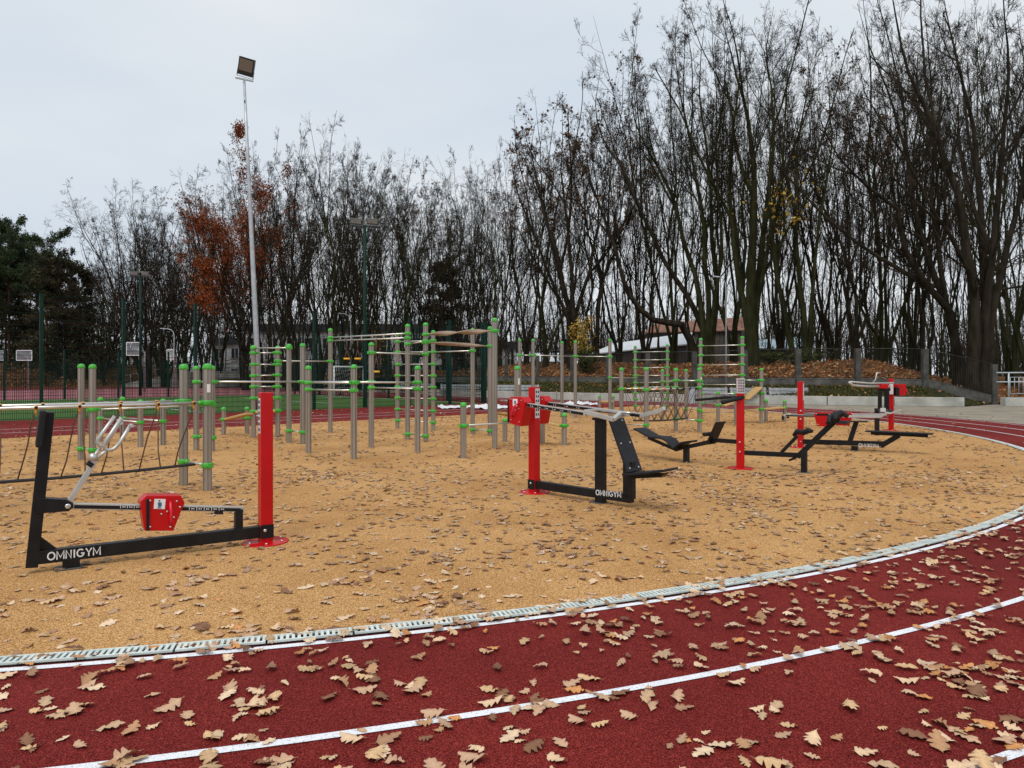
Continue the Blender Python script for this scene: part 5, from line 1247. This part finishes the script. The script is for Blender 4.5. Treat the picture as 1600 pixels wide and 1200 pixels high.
# front-row trees whose main limbs can be followed in the photograph; each stands at its own depth
def followed(px, py, Y, leaders, name, label, r0s, lean_y, leaves=None, dens=(10, 6, 5, 2), bark='bark', lf=.19, spread=.52, forks=2):
    base = P(px, py, Y); gz_ = hill(base.x, base.y); base.z = gz_
    LL = []
    for i, l in enumerate(leaders):
        pts = []; n = len(l)
        for k, (x, y) in enumerate(l):
            yy = Y + lean_y[i] * (k / (n - 1)) ** 1.2; q = P(x, y, yy) - base; pts.append(tuple(q))
        if pts[0][2] < 1.5: pts = [(pts[0][0] * .6, 0, -.5)] + pts
        LL.append(pts)
    ms = make_tree(LL, r0s, dens=dens, lf=lf, spread=spread, leaves=leaves, barkm=bark, name=name, t0=.3, tips=.12, forks=forks)
    return place_tree(name, ms, base, label)
followed(1084, 560, 50, [[(1086, 552), (1078, 530), (1071, 513), (1060, 500), (1043, 505), (1025, 502), (1008, 492), (990, 468), (978, 440), (971, 405), (962, 375), (947, 336), (930, 288), (917, 253), (905, 200)],
    [(1090, 552), (1099, 513), (1077, 470), (1043, 418), (1017, 362), (991, 310), (973, 262), (943, 223), (925, 170), (935, 100)]], 'bent_limb_tree', 'bare tree whose lowest limb sags in a long horizontal curve above the metal barn roof', [.42, .36], [-3, 3], leaves=(500, .2, .16, 'dryleaf', lambda q: (q[:, 2] < 17)))
followed(1108, 565, 49, [[(1103, 548), (1099, 492), (1086, 427), (1069, 375), (1056, 314), (1034, 266), (1008, 223), (990, 170), (1000, 110)], [(1106, 548), (1112, 470), (1103, 409), (1099, 340), (1086, 275), (1077, 210), (1060, 145), (1050, 70), (1058, 18)],
    [(1112, 550), (1123, 461), (1116, 383), (1116, 297), (1114, 232), (1103, 167), (1099, 102), (1108, 20)], [(1108, 550), (1118, 480), (1130, 400), (1128, 330), (1122, 250), (1125, 160), (1120, 60)]], 'multi_stem_tree', 'tall bare tree with four stems fanning leftwards, just left of the tall street lamp', [.36, .33, .33, .26], [3, -2, 2, -4], bark='barkg')
followed(1175, 565, 47, [[(1175, 561), (1173, 470), (1177, 383), (1181, 297), (1181, 232), (1173, 167), (1155, 106), (1135, 20)], [(1180, 556), (1177, 492), (1190, 405), (1203, 297), (1209, 210), (1205, 145), (1199, 89), (1210, 12)], [(1170, 556), (1168, 513), (1155, 448), (1142, 362), (1134, 288), (1136, 223), (1142, 167), (1147, 115), (1150, 25)],
    [(1178, 556), (1186, 480), (1196, 420), (1215, 330), (1228, 240), (1232, 150), (1228, 60)]], 'thick_trunk_tree', 'thick-trunked tall bare tree right behind the wall bars, a few yellow leaves in its crown', [.62, .42, .40, .3], [-2, 3, 1, -3], leaves=(60, .5, .2, 'yleaf', lambda q: (q[:, 2] > 8) & (q[:, 2] < 13)), bark='barkg')
followed(1250, 570, 46, [[(1262, 562), (1255, 475), (1245, 375), (1242, 300), (1240, 225), (1250, 175), (1265, 115), (1262, 50)], [(1240, 562), (1230, 500), (1215, 430), (1210, 350), (1205, 250), (1215, 150), (1212, 60)], [(1262, 562), (1268, 470), (1272, 380), (1282, 300), (1292, 220), (1285, 140), (1275, 70)]],
    'multi_stem_tree', 'tall bare tree behind the fourth red post with yellow leaves at half height', [.33, .28, .24], [2, -2, 3], leaves=(150, .28, .2, 'yleaf', lambda q: (q[:, 2] > 8.5) & (q[:, 2] < 11.) & (q[:, 0] < 0.3)), bark='barkg')
followed(1492, 590, 41, [[(1500, 575), (1485, 490), (1440, 435), (1415, 385), (1405, 325), (1365, 295), (1320, 255), (1290, 200), (1280, 150)], [(1502, 575), (1485, 490), (1460, 425), (1435, 350), (1425, 300), (1420, 240), (1405, 190), (1385, 125), (1365, 75), (1345, 5)], [(1500, 570), (1480, 480), (1470, 400), (1455, 300), (1462, 200), (1450, 100), (1440, 0)]],
    'leaning_tree', 'large bare tree leaning left with long sweeping limbs, beside the biggest trunk at right', [.40, .36, .30], [-3, 2, 4], lf=.22, dens=(10, 6, 5, 2))
followed(1530, 600, 38.5, [[(1520, 596), (1520, 475), (1505, 375), (1500, 300), (1470, 240), (1450, 175), (1420, 100), (1405, 10), (1395, -60)], [(1532, 598), (1538, 500), (1530, 400), (1525, 300), (1520, 200), (1500, 125), (1480, 50), (1465, -30)], [(1540, 598), (1540, 475), (1555, 375), (1565, 300), (1570, 200), (1580, 100), (1572, 20), (1570, -60)],
    [(1546, 598), (1550, 500), (1570, 410), (1595, 310), (1605, 200), (1620, 80), (1630, -20)], [(1526, 598), (1528, 480), (1510, 430), (1480, 370), (1450, 330), (1420, 260), (1380, 200), (1350, 150), (1330, 60)]], 'giant_trunk_tree', 'biggest bare tree with massive dark furrowed trunk at the right edge', [.48, .42, .42, .36, .28], [-2, 2, -3, 3, -5], lf=.22, dens=(8, 5, 5, 2))
followed(893, 560, 56, [[(893, 548), (891, 483), (878, 448), (865, 383), (848, 340), (835, 275), (826, 232), (832, 190)], [(896, 548), (893, 405), (887, 340), (878, 275), (882, 210), (878, 165)], [(897, 548), (900, 490), (918, 420), (930, 350), (925, 280), (915, 200)], [(890, 548), (888, 500), (868, 455), (846, 400), (820, 340), (800, 280), (792, 225)]],
    'sparse_leaf_tree', 'bare tree with scattered dark withered leaves along its top, above the yellow bush', [.42, .36, .3, .3], [2, -2, 3, -3], leaves=(900, .16, .22, 'dryleaf', lambda q: q[:, 2] > 11))

# the rest of the wood: front row by skyline, copies of a few grown trees
front = [(-25, 92, 335, 'P', 0), (14, 96, 352, 'P', 1), (48, 100, 333, 'B', 0), (72, 86, 372, 'P', 2), (92, 84, 398, 'S', 0), (124, 90, 412, 'S', 1), (-6, 100, 372, 'P', 0), (58, 98, 400, 'S', 0), (10, 104, 430, 'S', 0), (34, 104, 372, 'P', 0), (160, 100, 420, 'V', 0), (205, 96, 330, 'V', 0), (250, 92, 290, 'V', 2), (280, 96, 330, 'V', 1), (155, 84, 338, 'W', 0), (188, 92, 372, 'V', 1), (233, 78, 262, 'W', 0), (262, 82, 345, 'V', 2),
    (293, 84, 312, 'V', 2), (338, 88, 250, 'B', 1), (322, 74, 345, 'V', 3), (384, 66, 212, 'O', 0), (432, 68, 210, 'V', 0), (462, 64, 197, 'V', 3), (500, 66, 204, 'V', 1), (536, 65, 200, 'V', 2), (572, 68, 222, 'V', 3), (606, 66, 240, 'V', 0), (640, 65, 262, 'V', 2), (672, 70, 262, 'L', 1),
    (694, 74, 402, 'S', 3), (712, 68, 268, 'V', 1), (746, 66, 262, 'V', 3), (780, 64, 222, 'V', 0), (822, 62, 196, 'L', 0), (852, 60, 168, 'V', 2), (932, 58, 98, 'L', 1), (968, 60, 158, 'V', 1), (1008, 60, 120, 'V', 3), (1052, 58, 40, 'V', 0), (1146, 56, 15, 'V', 2), (1220, 54, 10, 'V', 3),
    (1302, 55, 98, 'V', 1), (1335, 50, 60, 'L', 0), (1380, 52, 0, 'V', 0), (1440, 50, -40, 'V', 3), (1580, 42, -60, 'V', 0), (1608, 40, -60, 'V', 2), (1640, 44, -60, 'V', 1)]
ords = ['first', 'second', 'third', 'fourth', 'fifth', 'sixth', 'seventh', 'eighth', 'ninth', 'tenth', 'eleventh', 'twelfth', 'thirteenth', 'fourteenth', 'fifteenth', 'sixteenth', 'seventeenth', 'eighteenth', 'nineteenth', 'twentieth', 'twenty-first', 'twenty-second', 'twenty-third', 'twenty-fourth', 'twenty-fifth', 'twenty-sixth', 'twenty-seventh', 'twenty-eighth', 'twenty-ninth', 'thirtieth', 'thirty-first', 'thirty-second', 'thirty-third']
cnt = {}
for px, Y, ty, k, v in front:
    b = P(px, 590, Y); z0 = hill(b.x, b.y) if px > 420 else 0; top = zat(ty, Y); h = top - z0
    meshes, H, nm, desc, cat = {'V': (VASE[v % 4], 22., 'bare_tree', 'bare spreading many-stemmed tree', 'tree'), 'L': (LEAFY[0], 22., 'withered_leaf_tree', 'bare tree with scattered withered brown leaves', 'tree'), 'W': (WIDE[0], 20., 'broad_tree', 'bare broad-crowned tree', 'tree'),
        'B': (BIRCH[0], 22., 'birch_tree', 'slender birch with fine hanging twigs', 'birch'), 'O': (OAK, 19., 'rust_oak_tree', 'oak still carrying rust-red leaves behind the tall light mast', 'oak'), 'P': (PINE, 20., 'pine_tree', 'dark green pine', 'pine'), 'S': (SPRUCE, 16., 'spruce_tree', 'dark conical spruce', 'spruce')}[k]
    cnt[k] = cnt.get(k, 0) + 1
    lb = desc if k == 'O' else '%s, %s from the left along the wood edge' % (desc, ords[cnt[k] - 1])
    hs = h / HT.get(meshes[0].name, H); ws = max(hs * .82, .8) if k != 'S' else hs * 1.0
    place_tree(nm, meshes, (b.x, b.y, z0), lb, cat, rz=(0 if k == 'O' else random.uniform(0, 6.28)), s=(ws, hs))
# slender trees filling the wood behind
rear = []
rr_ = random.Random(5)
for px in range(-40, 1660, 21):
    for Yb, ybase in ((rr_.uniform(68, 80) if px > 780 else rr_.uniform(96, 108), 0), (rr_.uniform(86, 104) if px > 780 else rr_.uniform(112, 135), 1)):
        rear.append((px + rr_.uniform(-8, 8), Yb))
for i in range(24): rear.append((rr_.uniform(985, 1600), rr_.uniform(50, 66)))
def skyline(px):
    xs = [-60, 0, 100, 150, 230, 290, 340, 410, 530, 590, 640, 700, 750, 790, 850, 930, 1010, 1060, 1230, 1290, 1340, 1700]; ys = [350, 350, 400, 345, 270, 320, 260, 215, 205, 235, 268, 268, 262, 215, 170, 110, 90, 30, 20, 105, 20, -60]
    return float(np.interp(px, xs, ys))
for k_ in range(21):          # a second rank of spreading trees behind the left half of the wood edge
    px = 160 + k_ * 31 + rr_.uniform(-9, 9); Y = rr_.uniform(76, 90); b = P(px, 590, Y); z0 = hill(b.x, b.y) if px > 420 else 0; ms = VASE[rr_.randrange(4)]; hs = (zat(skyline(px) + rr_.uniform(12, 70), Y) - z0) / HT[ms[0].name]
    place_tree('bare_tree', ms, (b.x, b.y, z0), 'bare spreading tree in the second rank behind the wood edge, left half of the picture', 'tree', 'second rank of spreading bare trees', rz=rr_.uniform(0, 6.28), s=(hs * .95, hs))
for px, Y in rear:
    if 905 < px < 1170 and 62 < Y < 96: Y += 30
    b = P(px, 590, Y); z0 = hill(b.x, b.y) if px > 420 else 0
    ty = skyline(px) + rr_.uniform(35, 150); h = zat(ty, Y) - z0; v = rr_.randrange(3); ms = SLIM[v] if (rr_.random() < .9 or px > 980) else VASE[rr_.randrange(4)]
    hs = h / HT[ms[0].name]; ws = max(.62, min(hs * .8, 1.1))
    place_tree('slender_tree', ms, (b.x, b.y, z0), 'slender dark bare tree standing deeper in the wood behind the edge trees', 'tree', 'slender bare trees deep in the wood', rz=rr_.uniform(0, 6.28), s=(ws, hs))
# far undergrowth that reads as one dark mass behind the trunks
def far_wood():
    n = 1000; x = rng.uniform(-125, 110, n); y = rng.uniform(112, 150, n); H_ = rng.uniform(8, 19, n) ; L = np.zeros((n, 6, 3)); d = unit(np.stack([rng.normal(0, .12, n), rng.normal(0, .1, n), np.ones(n)], 1)); L[:, 0] = np.stack([x, y, np.full(n, -.3)], 1)
    for j in range(1, 6): d = unit(d + rng.normal(size=d.shape) * .06); L[:, j] = L[:, j - 1] + d * (H_ / 5)[:, None]
    Rr = np.full((n, 1), .13) * np.linspace(1, .3, 6)[None]; P1, R1 = grow(L, Rr, 8, .1, 1., .6, .34, 3, .12, .05, rmin=.03); P2, R2 = grow(P1, R1, 5, .1, 1., .7, .6, 2, .12, .05, rmin=.024)
    V, F = join([tubes(L, Rr, 3), tubes(P1, R1, 3), tubes(P2, R2, 3)]); me = np_mesh('far_wood', V, F, M['twig']); o = bpy.data.objects.new('far_wood', me); COL.objects.link(o); tag(o, 'distant mass of bare trunks and twigs beyond the wood', 'woodland', kind='stuff')
far_wood()
def saplings():
    n = 420; px = rng.uniform(400, 1640, n); Y = rng.uniform(58, 88, n); Y = np.where((px > 905) & (px < 1165), Y + 34, Y); x = (px - 800) / FPX * Y; L = np.zeros((n, 6, 3)); z = np.array([hill(a, b) for a, b in zip(x, Y)]); L[:, 0] = np.stack([x, Y, z - .2], 1); H_ = rng.uniform(3, 9, n)
    d = unit(np.stack([rng.normal(0, .18, n), rng.normal(0, .15, n), np.ones(n)], 1))
    for j in range(1, 6): d = unit(d + rng.normal(size=d.shape) * .08); L[:, j] = L[:, j - 1] + d * (H_ / 5)[:, None]
    Rr = np.full((n, 1), .045) * np.linspace(1, .3, 6)[None]; P1, R1 = grow(L, Rr, 8, .1, 1., .7, .42, 4, .10, .04, rmin=.010); P2, R2 = grow(P1, R1, 5, .1, 1., .7, .6, 2, .1, .03, rmin=.008)
    V, F = join([tubes(L, Rr, 4), tubes(P1, R1, 3), tubes(P2, R2, 3)]); me = np_mesh('undergrowth', V, F, M['twig']); o = bpy.data.objects.new('undergrowth', me); COL.objects.link(o); tag(o, 'tangle of leafless saplings and undergrowth between the trunks of the wood', 'undergrowth', kind='stuff')
saplings()
# bushes
def bush(px, py, Y, w, h, lm, label, n=5000, sz=.11, stems=14, name='bush'):
    b = P(px, py, Y); b.z = hill(b.x, b.y) if px > 420 else 0
    L = [[(0, 0, 0), (random.gauss(0, w * .15), random.gauss(0, w * .15), h * .5), (random.gauss(0, w * .3), random.gauss(0, w * .3), h * random.uniform(.6, 1))] for _ in range(stems)]
    P0 = np.stack([resamp(l, 7) for l in L]); R0 = np.full((stems, 7), .02) * np.linspace(1, .4, 7); P1, R1 = grow(P0, R0, 10, .15, 1, .7, .4, 4, .15, .05, rmin=.006); V, F = join([tubes(P0, R0, 5), tubes(P1, R1, 3)])
    t = thing(name, b, label, 'bush'); inst('stems', np_mesh('stems', V, F, M['bark']), t)
    V, F = leafquads(P1[:, 1:].reshape(-1, 3), n, .13, sz); inst('foliage', np_mesh('foliage', V, F, M[lm]), t)
bush(908, 560, 54, 1.6, 4.0, 'yleaf', 'bright yellow autumn bush behind the far high bars', 1100, .14)
bush(916, 562, 53, 1.8, 1.7, 'gleaf', 'low dark green bush at the foot of the yellow one', 1800, .12)
bush(588, 575, 72, 1.5, 5.0, 'yleaf', 'thin yellow-leaved sapling in front of the white building', 500, .16)
bush(1205, 565, 48, 3.0, .8, 'gleaf', 'low yellowish undergrowth on the bank right of the thick trunk', 900, .12)
bush(1262, 565, 45, 3.0, .7, 'gleaf', 'low olive undergrowth on the bank behind the fourth red post', 800, .12)
bush(148, 590, 86, 3.0, 4.5, 'dryleaf', 'brownish leafy shrub behind the left fence posts', 2500, .2)

# ------------------------------------------------------------------ fallen oak leaves
def leaf_template(seed, simple=False, mid_=False):
    r = np.random.default_rng(seed); L = 1.0; n = 6 if simple else (9 if mid_ else 13); u = np.linspace(0, 1, n); wd = r.uniform(.26, .34)
    if simple: w = wd * np.sin(np.pi * u ** .8) ** .6 * np.array([1, .75, 1.05, .7, .95, 1])
    else:
        pat = np.array([.50, 1.0, .97]) if not mid_ else np.array([.55, 1.0]); lob = pat[(np.arange(n) + int(r.integers(0, 3))) % len(pat)]; w = wd * np.sin(np.pi * np.clip(u, .02, .97) ** .82) ** .60 * lob * r.uniform(.90, 1.10, n)
    w2 = w * r.uniform(.85, 1.15, n); w[0] = w2[0] = .012; w[-1] = w2[-1] = .035
    x = (u - .5) * L; sh = (w > np.median(w)) * .05
    a, b, cc = r.uniform(-.75, .6), (r.uniform(-1.5, .9) if r.random() < .93 else r.uniform(1.4, 2.0)), r.uniform(-.9, .9)
    def Zf(x, y): return .72 * a * x * x * .8 + b * y * y * .95 + cc * x * y * 1.1 + .035 * np.sin(x * 9 + seed) * np.cos(y * 9 + seed * 2) 
    mid = np.stack([x, np.zeros(n), Zf(x, 0 * x) - .015], 1)
    l1 = np.stack([x + sh * .4, w * .55, Zf(x, w * .55) + .0], 1); l2 = np.stack([x + sh, w, Zf(x, w) + r.normal(0, .022, n)], 1)
    r1 = np.stack([x + sh * .4, -w2 * .55, Zf(x, -w2 * .55)], 1); r2 = np.stack([x + sh, -w2, Zf(x, -w2) + r.normal(0, .022, n)], 1)
    cols = [l2, mid, r2]
    V = np.concatenate(cols); F = []
    for c_ in range(len(cols) - 1):
        for i in range(n - 1): F.append((c_ * n + i, (c_ + 1) * n + i, (c_ + 1) * n + i + 1, c_ * n + i + 1))
    if not simple and not mid_:      # the stalk
        o = len(V); s0 = x[0]; st = np.array([[s0, .010, mid[0, 2]], [s0, -.010, mid[0, 2]], [s0 - .13, -.008 + .03, mid[0, 2] + .03], [s0 - .13, .008 + .03, mid[0, 2] + .03]]); V = np.concatenate([V, st]); F.append((o, o + 1, o + 2, o + 3))
    return V, np.array(F)
TPL = [leaf_template(s) for s in range(14)]; TPM = [leaf_template(80 + s, False, True) for s in range(12)]; TPS = [leaf_template(50 + s, True) for s in range(8)]
TPB = [(np.array([(-.5, 0, 0), (0, .3, .05 + .1 * k), (.5, .02, .02), (.05, -.28, .12 - .05 * k), (0, 0, -.05)]), np.array([(0, 4, 2, 1), (0, 3, 2, 4)])) for k in range(3)]
LC = np.array([(.62, .40, .21), (.72, .50, .31), (.48, .26, .13), (.24, .11, .055), (.60, .27, .09), (.55, .34, .21), (.76, .56, .37), (.37, .20, .11), (.64, .42, .25)]); LP = np.array([.19, .11, .15, .06, .09, .16, .06, .08, .10])
def rotm(yaw, tx, ty):
    cz, sz = np.cos(yaw), np.sin(yaw); cx, sx = np.cos(tx), np.sin(tx); cy, sy = np.cos(ty), np.sin(ty); o = np.zeros_like(yaw); l = np.ones_like(yaw)
    Rz = np.stack([np.stack([cz, -sz, o], -1), np.stack([sz, cz, o], -1), np.stack([o, o, l], -1)], -2); Rx = np.stack([np.stack([l, o, o], -1), np.stack([o, cx, -sx], -1), np.stack([o, sx, cx], -1)], -2)
    Ry = np.stack([np.stack([cy, o, sy], -1), np.stack([o, l, o], -1), np.stack([-sy, o, cy], -1)], -2); return Rz @ Rx @ Ry
def scatter(xy, z, size, templates, tilt=.085, pal=None, dim=1.0):
    n = len(xy); VV = []; FF = []; CC = []; o = 0; k = rng.integers(0, len(templates), n); Rm = rotm(rng.uniform(0, 6.28, n), rng.normal(0, tilt, n), rng.normal(0, tilt, n)); s = size * rng.uniform(.5, 1.3, n)
    col = (pal if pal is not None else LC)[rng.choice(len(LC) if pal is None else len(pal), n, p=LP if pal is None else None)] * rng.uniform(.75, 1.2, (n, 1)) * dim
    for t_ in range(len(templates)):
        ii = np.where(k == t_)[0]
        if not len(ii): continue
        V, F = templates[t_]; W_ = np.einsum('nij,vj->nvi', Rm[ii], V) * s[ii][:, None, None]; W_[..., 2] -= W_[..., 2].min(1)[:, None] * .8; W_[..., :2] += xy[ii][:, None]; W_[..., 2] += (z[ii] if np.ndim(z) else z)[..., None] if np.ndim(z) else z
        FF.append((F[None] + (np.arange(len(ii)) * len(V))[:, None, None] + o).reshape(-1, 4)); VV.append(W_.reshape(-1, 3)); CC.append(np.repeat(col[ii], len(V), 0)); o += len(ii) * len(V)
    return np.concatenate(VV), np.concatenate(FF), np.concatenate(CC)
def un(xy): d = xy - np.array([CEN.x, CEN.y]); return d @ np.array([U.x, U.y]), d @ np.array([NN.x, NN.y])
def clumpy(n, x0, x1, y0, y1, frac=.55, nc=None, sig=.28):
    nc = nc or int(n / 8) + 1; a = np.stack([rng.uniform(x0, x1, int(n * (1 - frac))), rng.uniform(y0, y1, int(n * (1 - frac)))], 1); c_ = np.stack([rng.uniform(x0, x1, nc), rng.uniform(y0, y1, nc)], 1)
    m = int(n * frac); b = c_[rng.integers(0, nc, m)] + rng.normal(0, sig, (m, 2)) * rng.uniform(.3, 1.5, (m, 1)); return np.concatenate([a, b])
# individual leaves, the nearest ones on track and on the ochre ground
leafmesh = []
for i in range(28):
    V, F = TPL[i % 14]; c_ = LC[rng.choice(len(LC), p=LP)] * rng.uniform(.8, 1.15); leafmesh.append((np_mesh('oak_leaf', V, F, M['leaf'], smooth=True, colors=np.repeat(c_[None], len(V), 0) * (lambda m_: (m_.__setitem__(slice(13, 26), 1.22), m_)[1])(np.full((len(V), 1), .96))), V))
def individual(xy, z, parent, sz=.102):
    for p in xy:
        me, V = leafmesh[int(rng.integers(0, 28))]; s = sz * rng.uniform(.48, 1.35); tx, ty, yw = rng.normal(0, .085), rng.normal(0, .085), rng.uniform(0, 6.28)
        Rm = rotm(np.array([yw]), np.array([tx]), np.array([ty]))[0]; zmin = (V @ Rm.T)[:, 2].min() * s
        o = bpy.data.objects.new('oak_leaf', me); COL.objects.link(o); o.parent = parent; o.matrix_local = Matrix([list(Rm[0] * s) + [p[0]], list(Rm[1] * s) + [p[1]], list(Rm[2] * s) + [z - zmin * .85 - parent.location.z], [0, 0, 0, 1]])
def inview(xy, m=.08): return (np.abs(xy[:, 0]) < xy[:, 1] * (800 / FPX + m)) & (xy[:, 1] > 2.55)
c_ = clumpy(4100, -3.6, 7.5, 2.5, 9.5, .5, nc=700, sig=.15); u_, n_ = un(c_); rad = np.hypot(u_, n_); ok = inview(c_) & (rad > RI - .05) & (n_ < 0) & (c_[:, 1] < 11); tr = c_[ok]; aa_ = rng.uniform(R(225), R(330), 420) + math.atan2(U.y, U.x); rr3 = RC + rng.normal(0, .07, 420); ch = np.stack([CEN.x + rr3 * np.cos(aa_), CEN.y + rr3 * np.sin(aa_)], 1); ch = ch[inview(ch) & (ch[:, 1] < 9)]; tr = c_[ok]; tr = tr[np.argsort(tr[:, 1])]
individual(tr[:298], .0065, track); rest_t = np.concatenate([tr[298:], ch])
c_ = clumpy(6800, -9, 10, 3.7, 11.5, .68, sig=.24); u_, n_ = un(c_); rad = np.hypot(u_, n_); ok = inview(c_) & (rad < RI - .05); oc = c_[ok]; oc = oc[np.argsort(oc[:, 1])]
individual(oc[:298], .0065, safety, .098); rest_o = oc[298:]
c_ = clumpy(9500, -16, 16, 10.5, 30, .6, sig=.35); u_, n_ = un(c_); ok = (np.hypot(u_, n_) < RI) & (n_ < CH + .5) & inview(c_); far_o = c_[ok]
c_ = clumpy(2600, -24, 24, 9, 50, .3, sig=.5); u_, n_ = un(c_); rr2 = np.where(n_ < 0, np.hypot(u_, n_), np.abs(u_)); ok = inview(c_) & ((rr2 > RI) | (n_ > CH)) & (rr2 < 25) & ~((n_ > 8.3) & (np.abs(u_) < 14)); far_t = c_[ok]
parts = []
for xy, tp, sz, z in ((rest_t, TPM, .094, .016), (rest_o, TPM, .092, .009), (far_o, TPS, .098, .009), (far_t, TPS, .12, .006)):
    if len(xy): parts.append(scatter(xy, z, sz, tp, dim=(.70 if tp is TPS else (.84 if xy is rest_o else 1.))))
V = np.concatenate([p[0] for p in parts]); C_ = np.concatenate([p[2] for p in parts]); o_ = 0; Fs = []
for p in parts: Fs.append(p[1] + o_); o_ += len(p[0])
me = np_mesh('fallen_leaves', V, np.concatenate(Fs), M['leaf'], smooth=True, colors=C_); o = bpy.data.objects.new('fallen_leaves', me); COL.objects.link(o); tag(o, 'curled brown and tan oak leaves scattered over the ochre ground and red track', 'fallen leaves', kind='stuff')
# litter on the leaf bank, in drifts along the wall and on the grass strip
BL = np.array([(.44, .16, .04), (.33, .11, .03), (.48, .24, .08), (.20, .08, .03), (.46, .30, .14), (.13, .055, .025)])
pts = []; zs = []
R_ = random.Random(3); FR = resample(FN, 400)
while len(pts) < 26000:
    p = FR[R_.randrange(len(FR))]
    if p.x < -55 or p.x > 45: continue
    d = abs(R_.gauss(0, 4.5)) + .1; x = p.x + R_.gauss(0, .6) + d * .5; y = p.y + d * .85
    fd, bx_ = fence_dist(x, y)
    if fd < .1: continue
    pts.append((x, y)); zs.append(hill(x, y) + R_.uniform(-.01, .03))
V, F, C_ = scatter(np.array(pts), np.array(zs), .19, TPB, tilt=.45, pal=BL)
me = np_mesh('bank_leaf_litter', V, F, M['leaf'], colors=C_); o = bpy.data.objects.new('bank_leaf_litter', me); COL.objects.link(o); tag(o, 'thick orange-brown leaf litter covering the bank behind the concrete post fence', 'leaf litter', kind='stuff')
xy = np.stack([rng.uniform(-95, -46, 9000), 79 + 14 * rng.uniform(0, 1, 9000)], 1); zz = 2.75 * np.clip((xy[:, 1] - 79) / 12, 0, 1) ** .9 * (1 - np.clip((xy[:, 0] + 52) / 9, 0, 1)) + .05
V, F, C_ = scatter(xy, zz, .28, TPB, tilt=.5, pal=BL * .8)
me = np_mesh('left_bank_litter', V, F, M['leaf'], colors=C_); o = bpy.data.objects.new('left_bank_litter', me); COL.objects.link(o); tag(o, 'brown leaf litter on the far left bank behind the ball court', 'leaf litter', kind='stuff')
# rough grass tufts on the strip in front of the fence
def tufts():
    n = 16000; A = resample(LW[1:], 200); B = resample([(24.4, 36.1), (20.7, 36.5), (15.4, 38.1), (11.3, 42.2), (7.6, 46.4), (4.3, 49.9), (0., 54.9), (-3, 57.7)], 200)
    V = np.zeros((n, 3, 3)); 
    for i in range(n):
        k = R_.randrange(201); t_ = R_.random() ** .8; p = A[k].lerp(B[k], t_); zl = .40 if p.x < 20.9 else max(0, .4 - (p.x - 20.9) * .6); z = zl + (base_h(B[k].x) + .02 - zl) * sst(0, 1, t_); a = R_.uniform(0, 6.28); h = R_.uniform(.06, .22); w = .03
        V[i, 0] = (p.x - w * math.cos(a), p.y + .15 - w * math.sin(a), z); V[i, 1] = (p.x + w * math.cos(a), p.y + .15 + w * math.sin(a), z); V[i, 2] = (p.x + R_.gauss(0, .07), p.y + .15 + R_.gauss(0, .07), z + h)
    me = np_mesh('rough_grass', V.reshape(-1, 3), np.arange(n * 3).reshape(-1, 3), M['gleaf']); o = bpy.data.objects.new('rough_grass', me); COL.objects.link(o); tag(o, 'rough dark grass growing on the strip between low wall and fence', 'grass', kind='stuff')
tufts()
A_ = resample(LW[1:], 200); B_ = resample([(24.4, 36.1), (20.7, 36.5), (15.4, 38.1), (11.3, 42.2), (7.6, 46.4), (4.3, 49.9), (0., 54.9), (-3, 57.7)], 200); sp = []; sz_ = []
for i in range(2600):
    k = R_.randrange(201); t_ = R_.random(); p = A_[k].lerp(B_[k], t_); zl = .40 if p.x < 20.9 else max(0, .4 - (p.x - 20.9) * .6); sp.append((p.x, p.y + .15)); sz_.append(zl + (base_h(B_[k].x) + .05 - zl) * sst(0, 1, t_) + .03)
V, F, C_ = scatter(np.array(sp), np.array(sz_), .15, TPB, tilt=.4, pal=BL); me = np_mesh('strip_leaf_litter', V, F, M['leaf'], colors=C_); o = bpy.data.objects.new('strip_leaf_litter', me); COL.objects.link(o); tag(o, 'brown leaves lying in the rough grass above the low wall', 'leaf litter', kind='stuff')
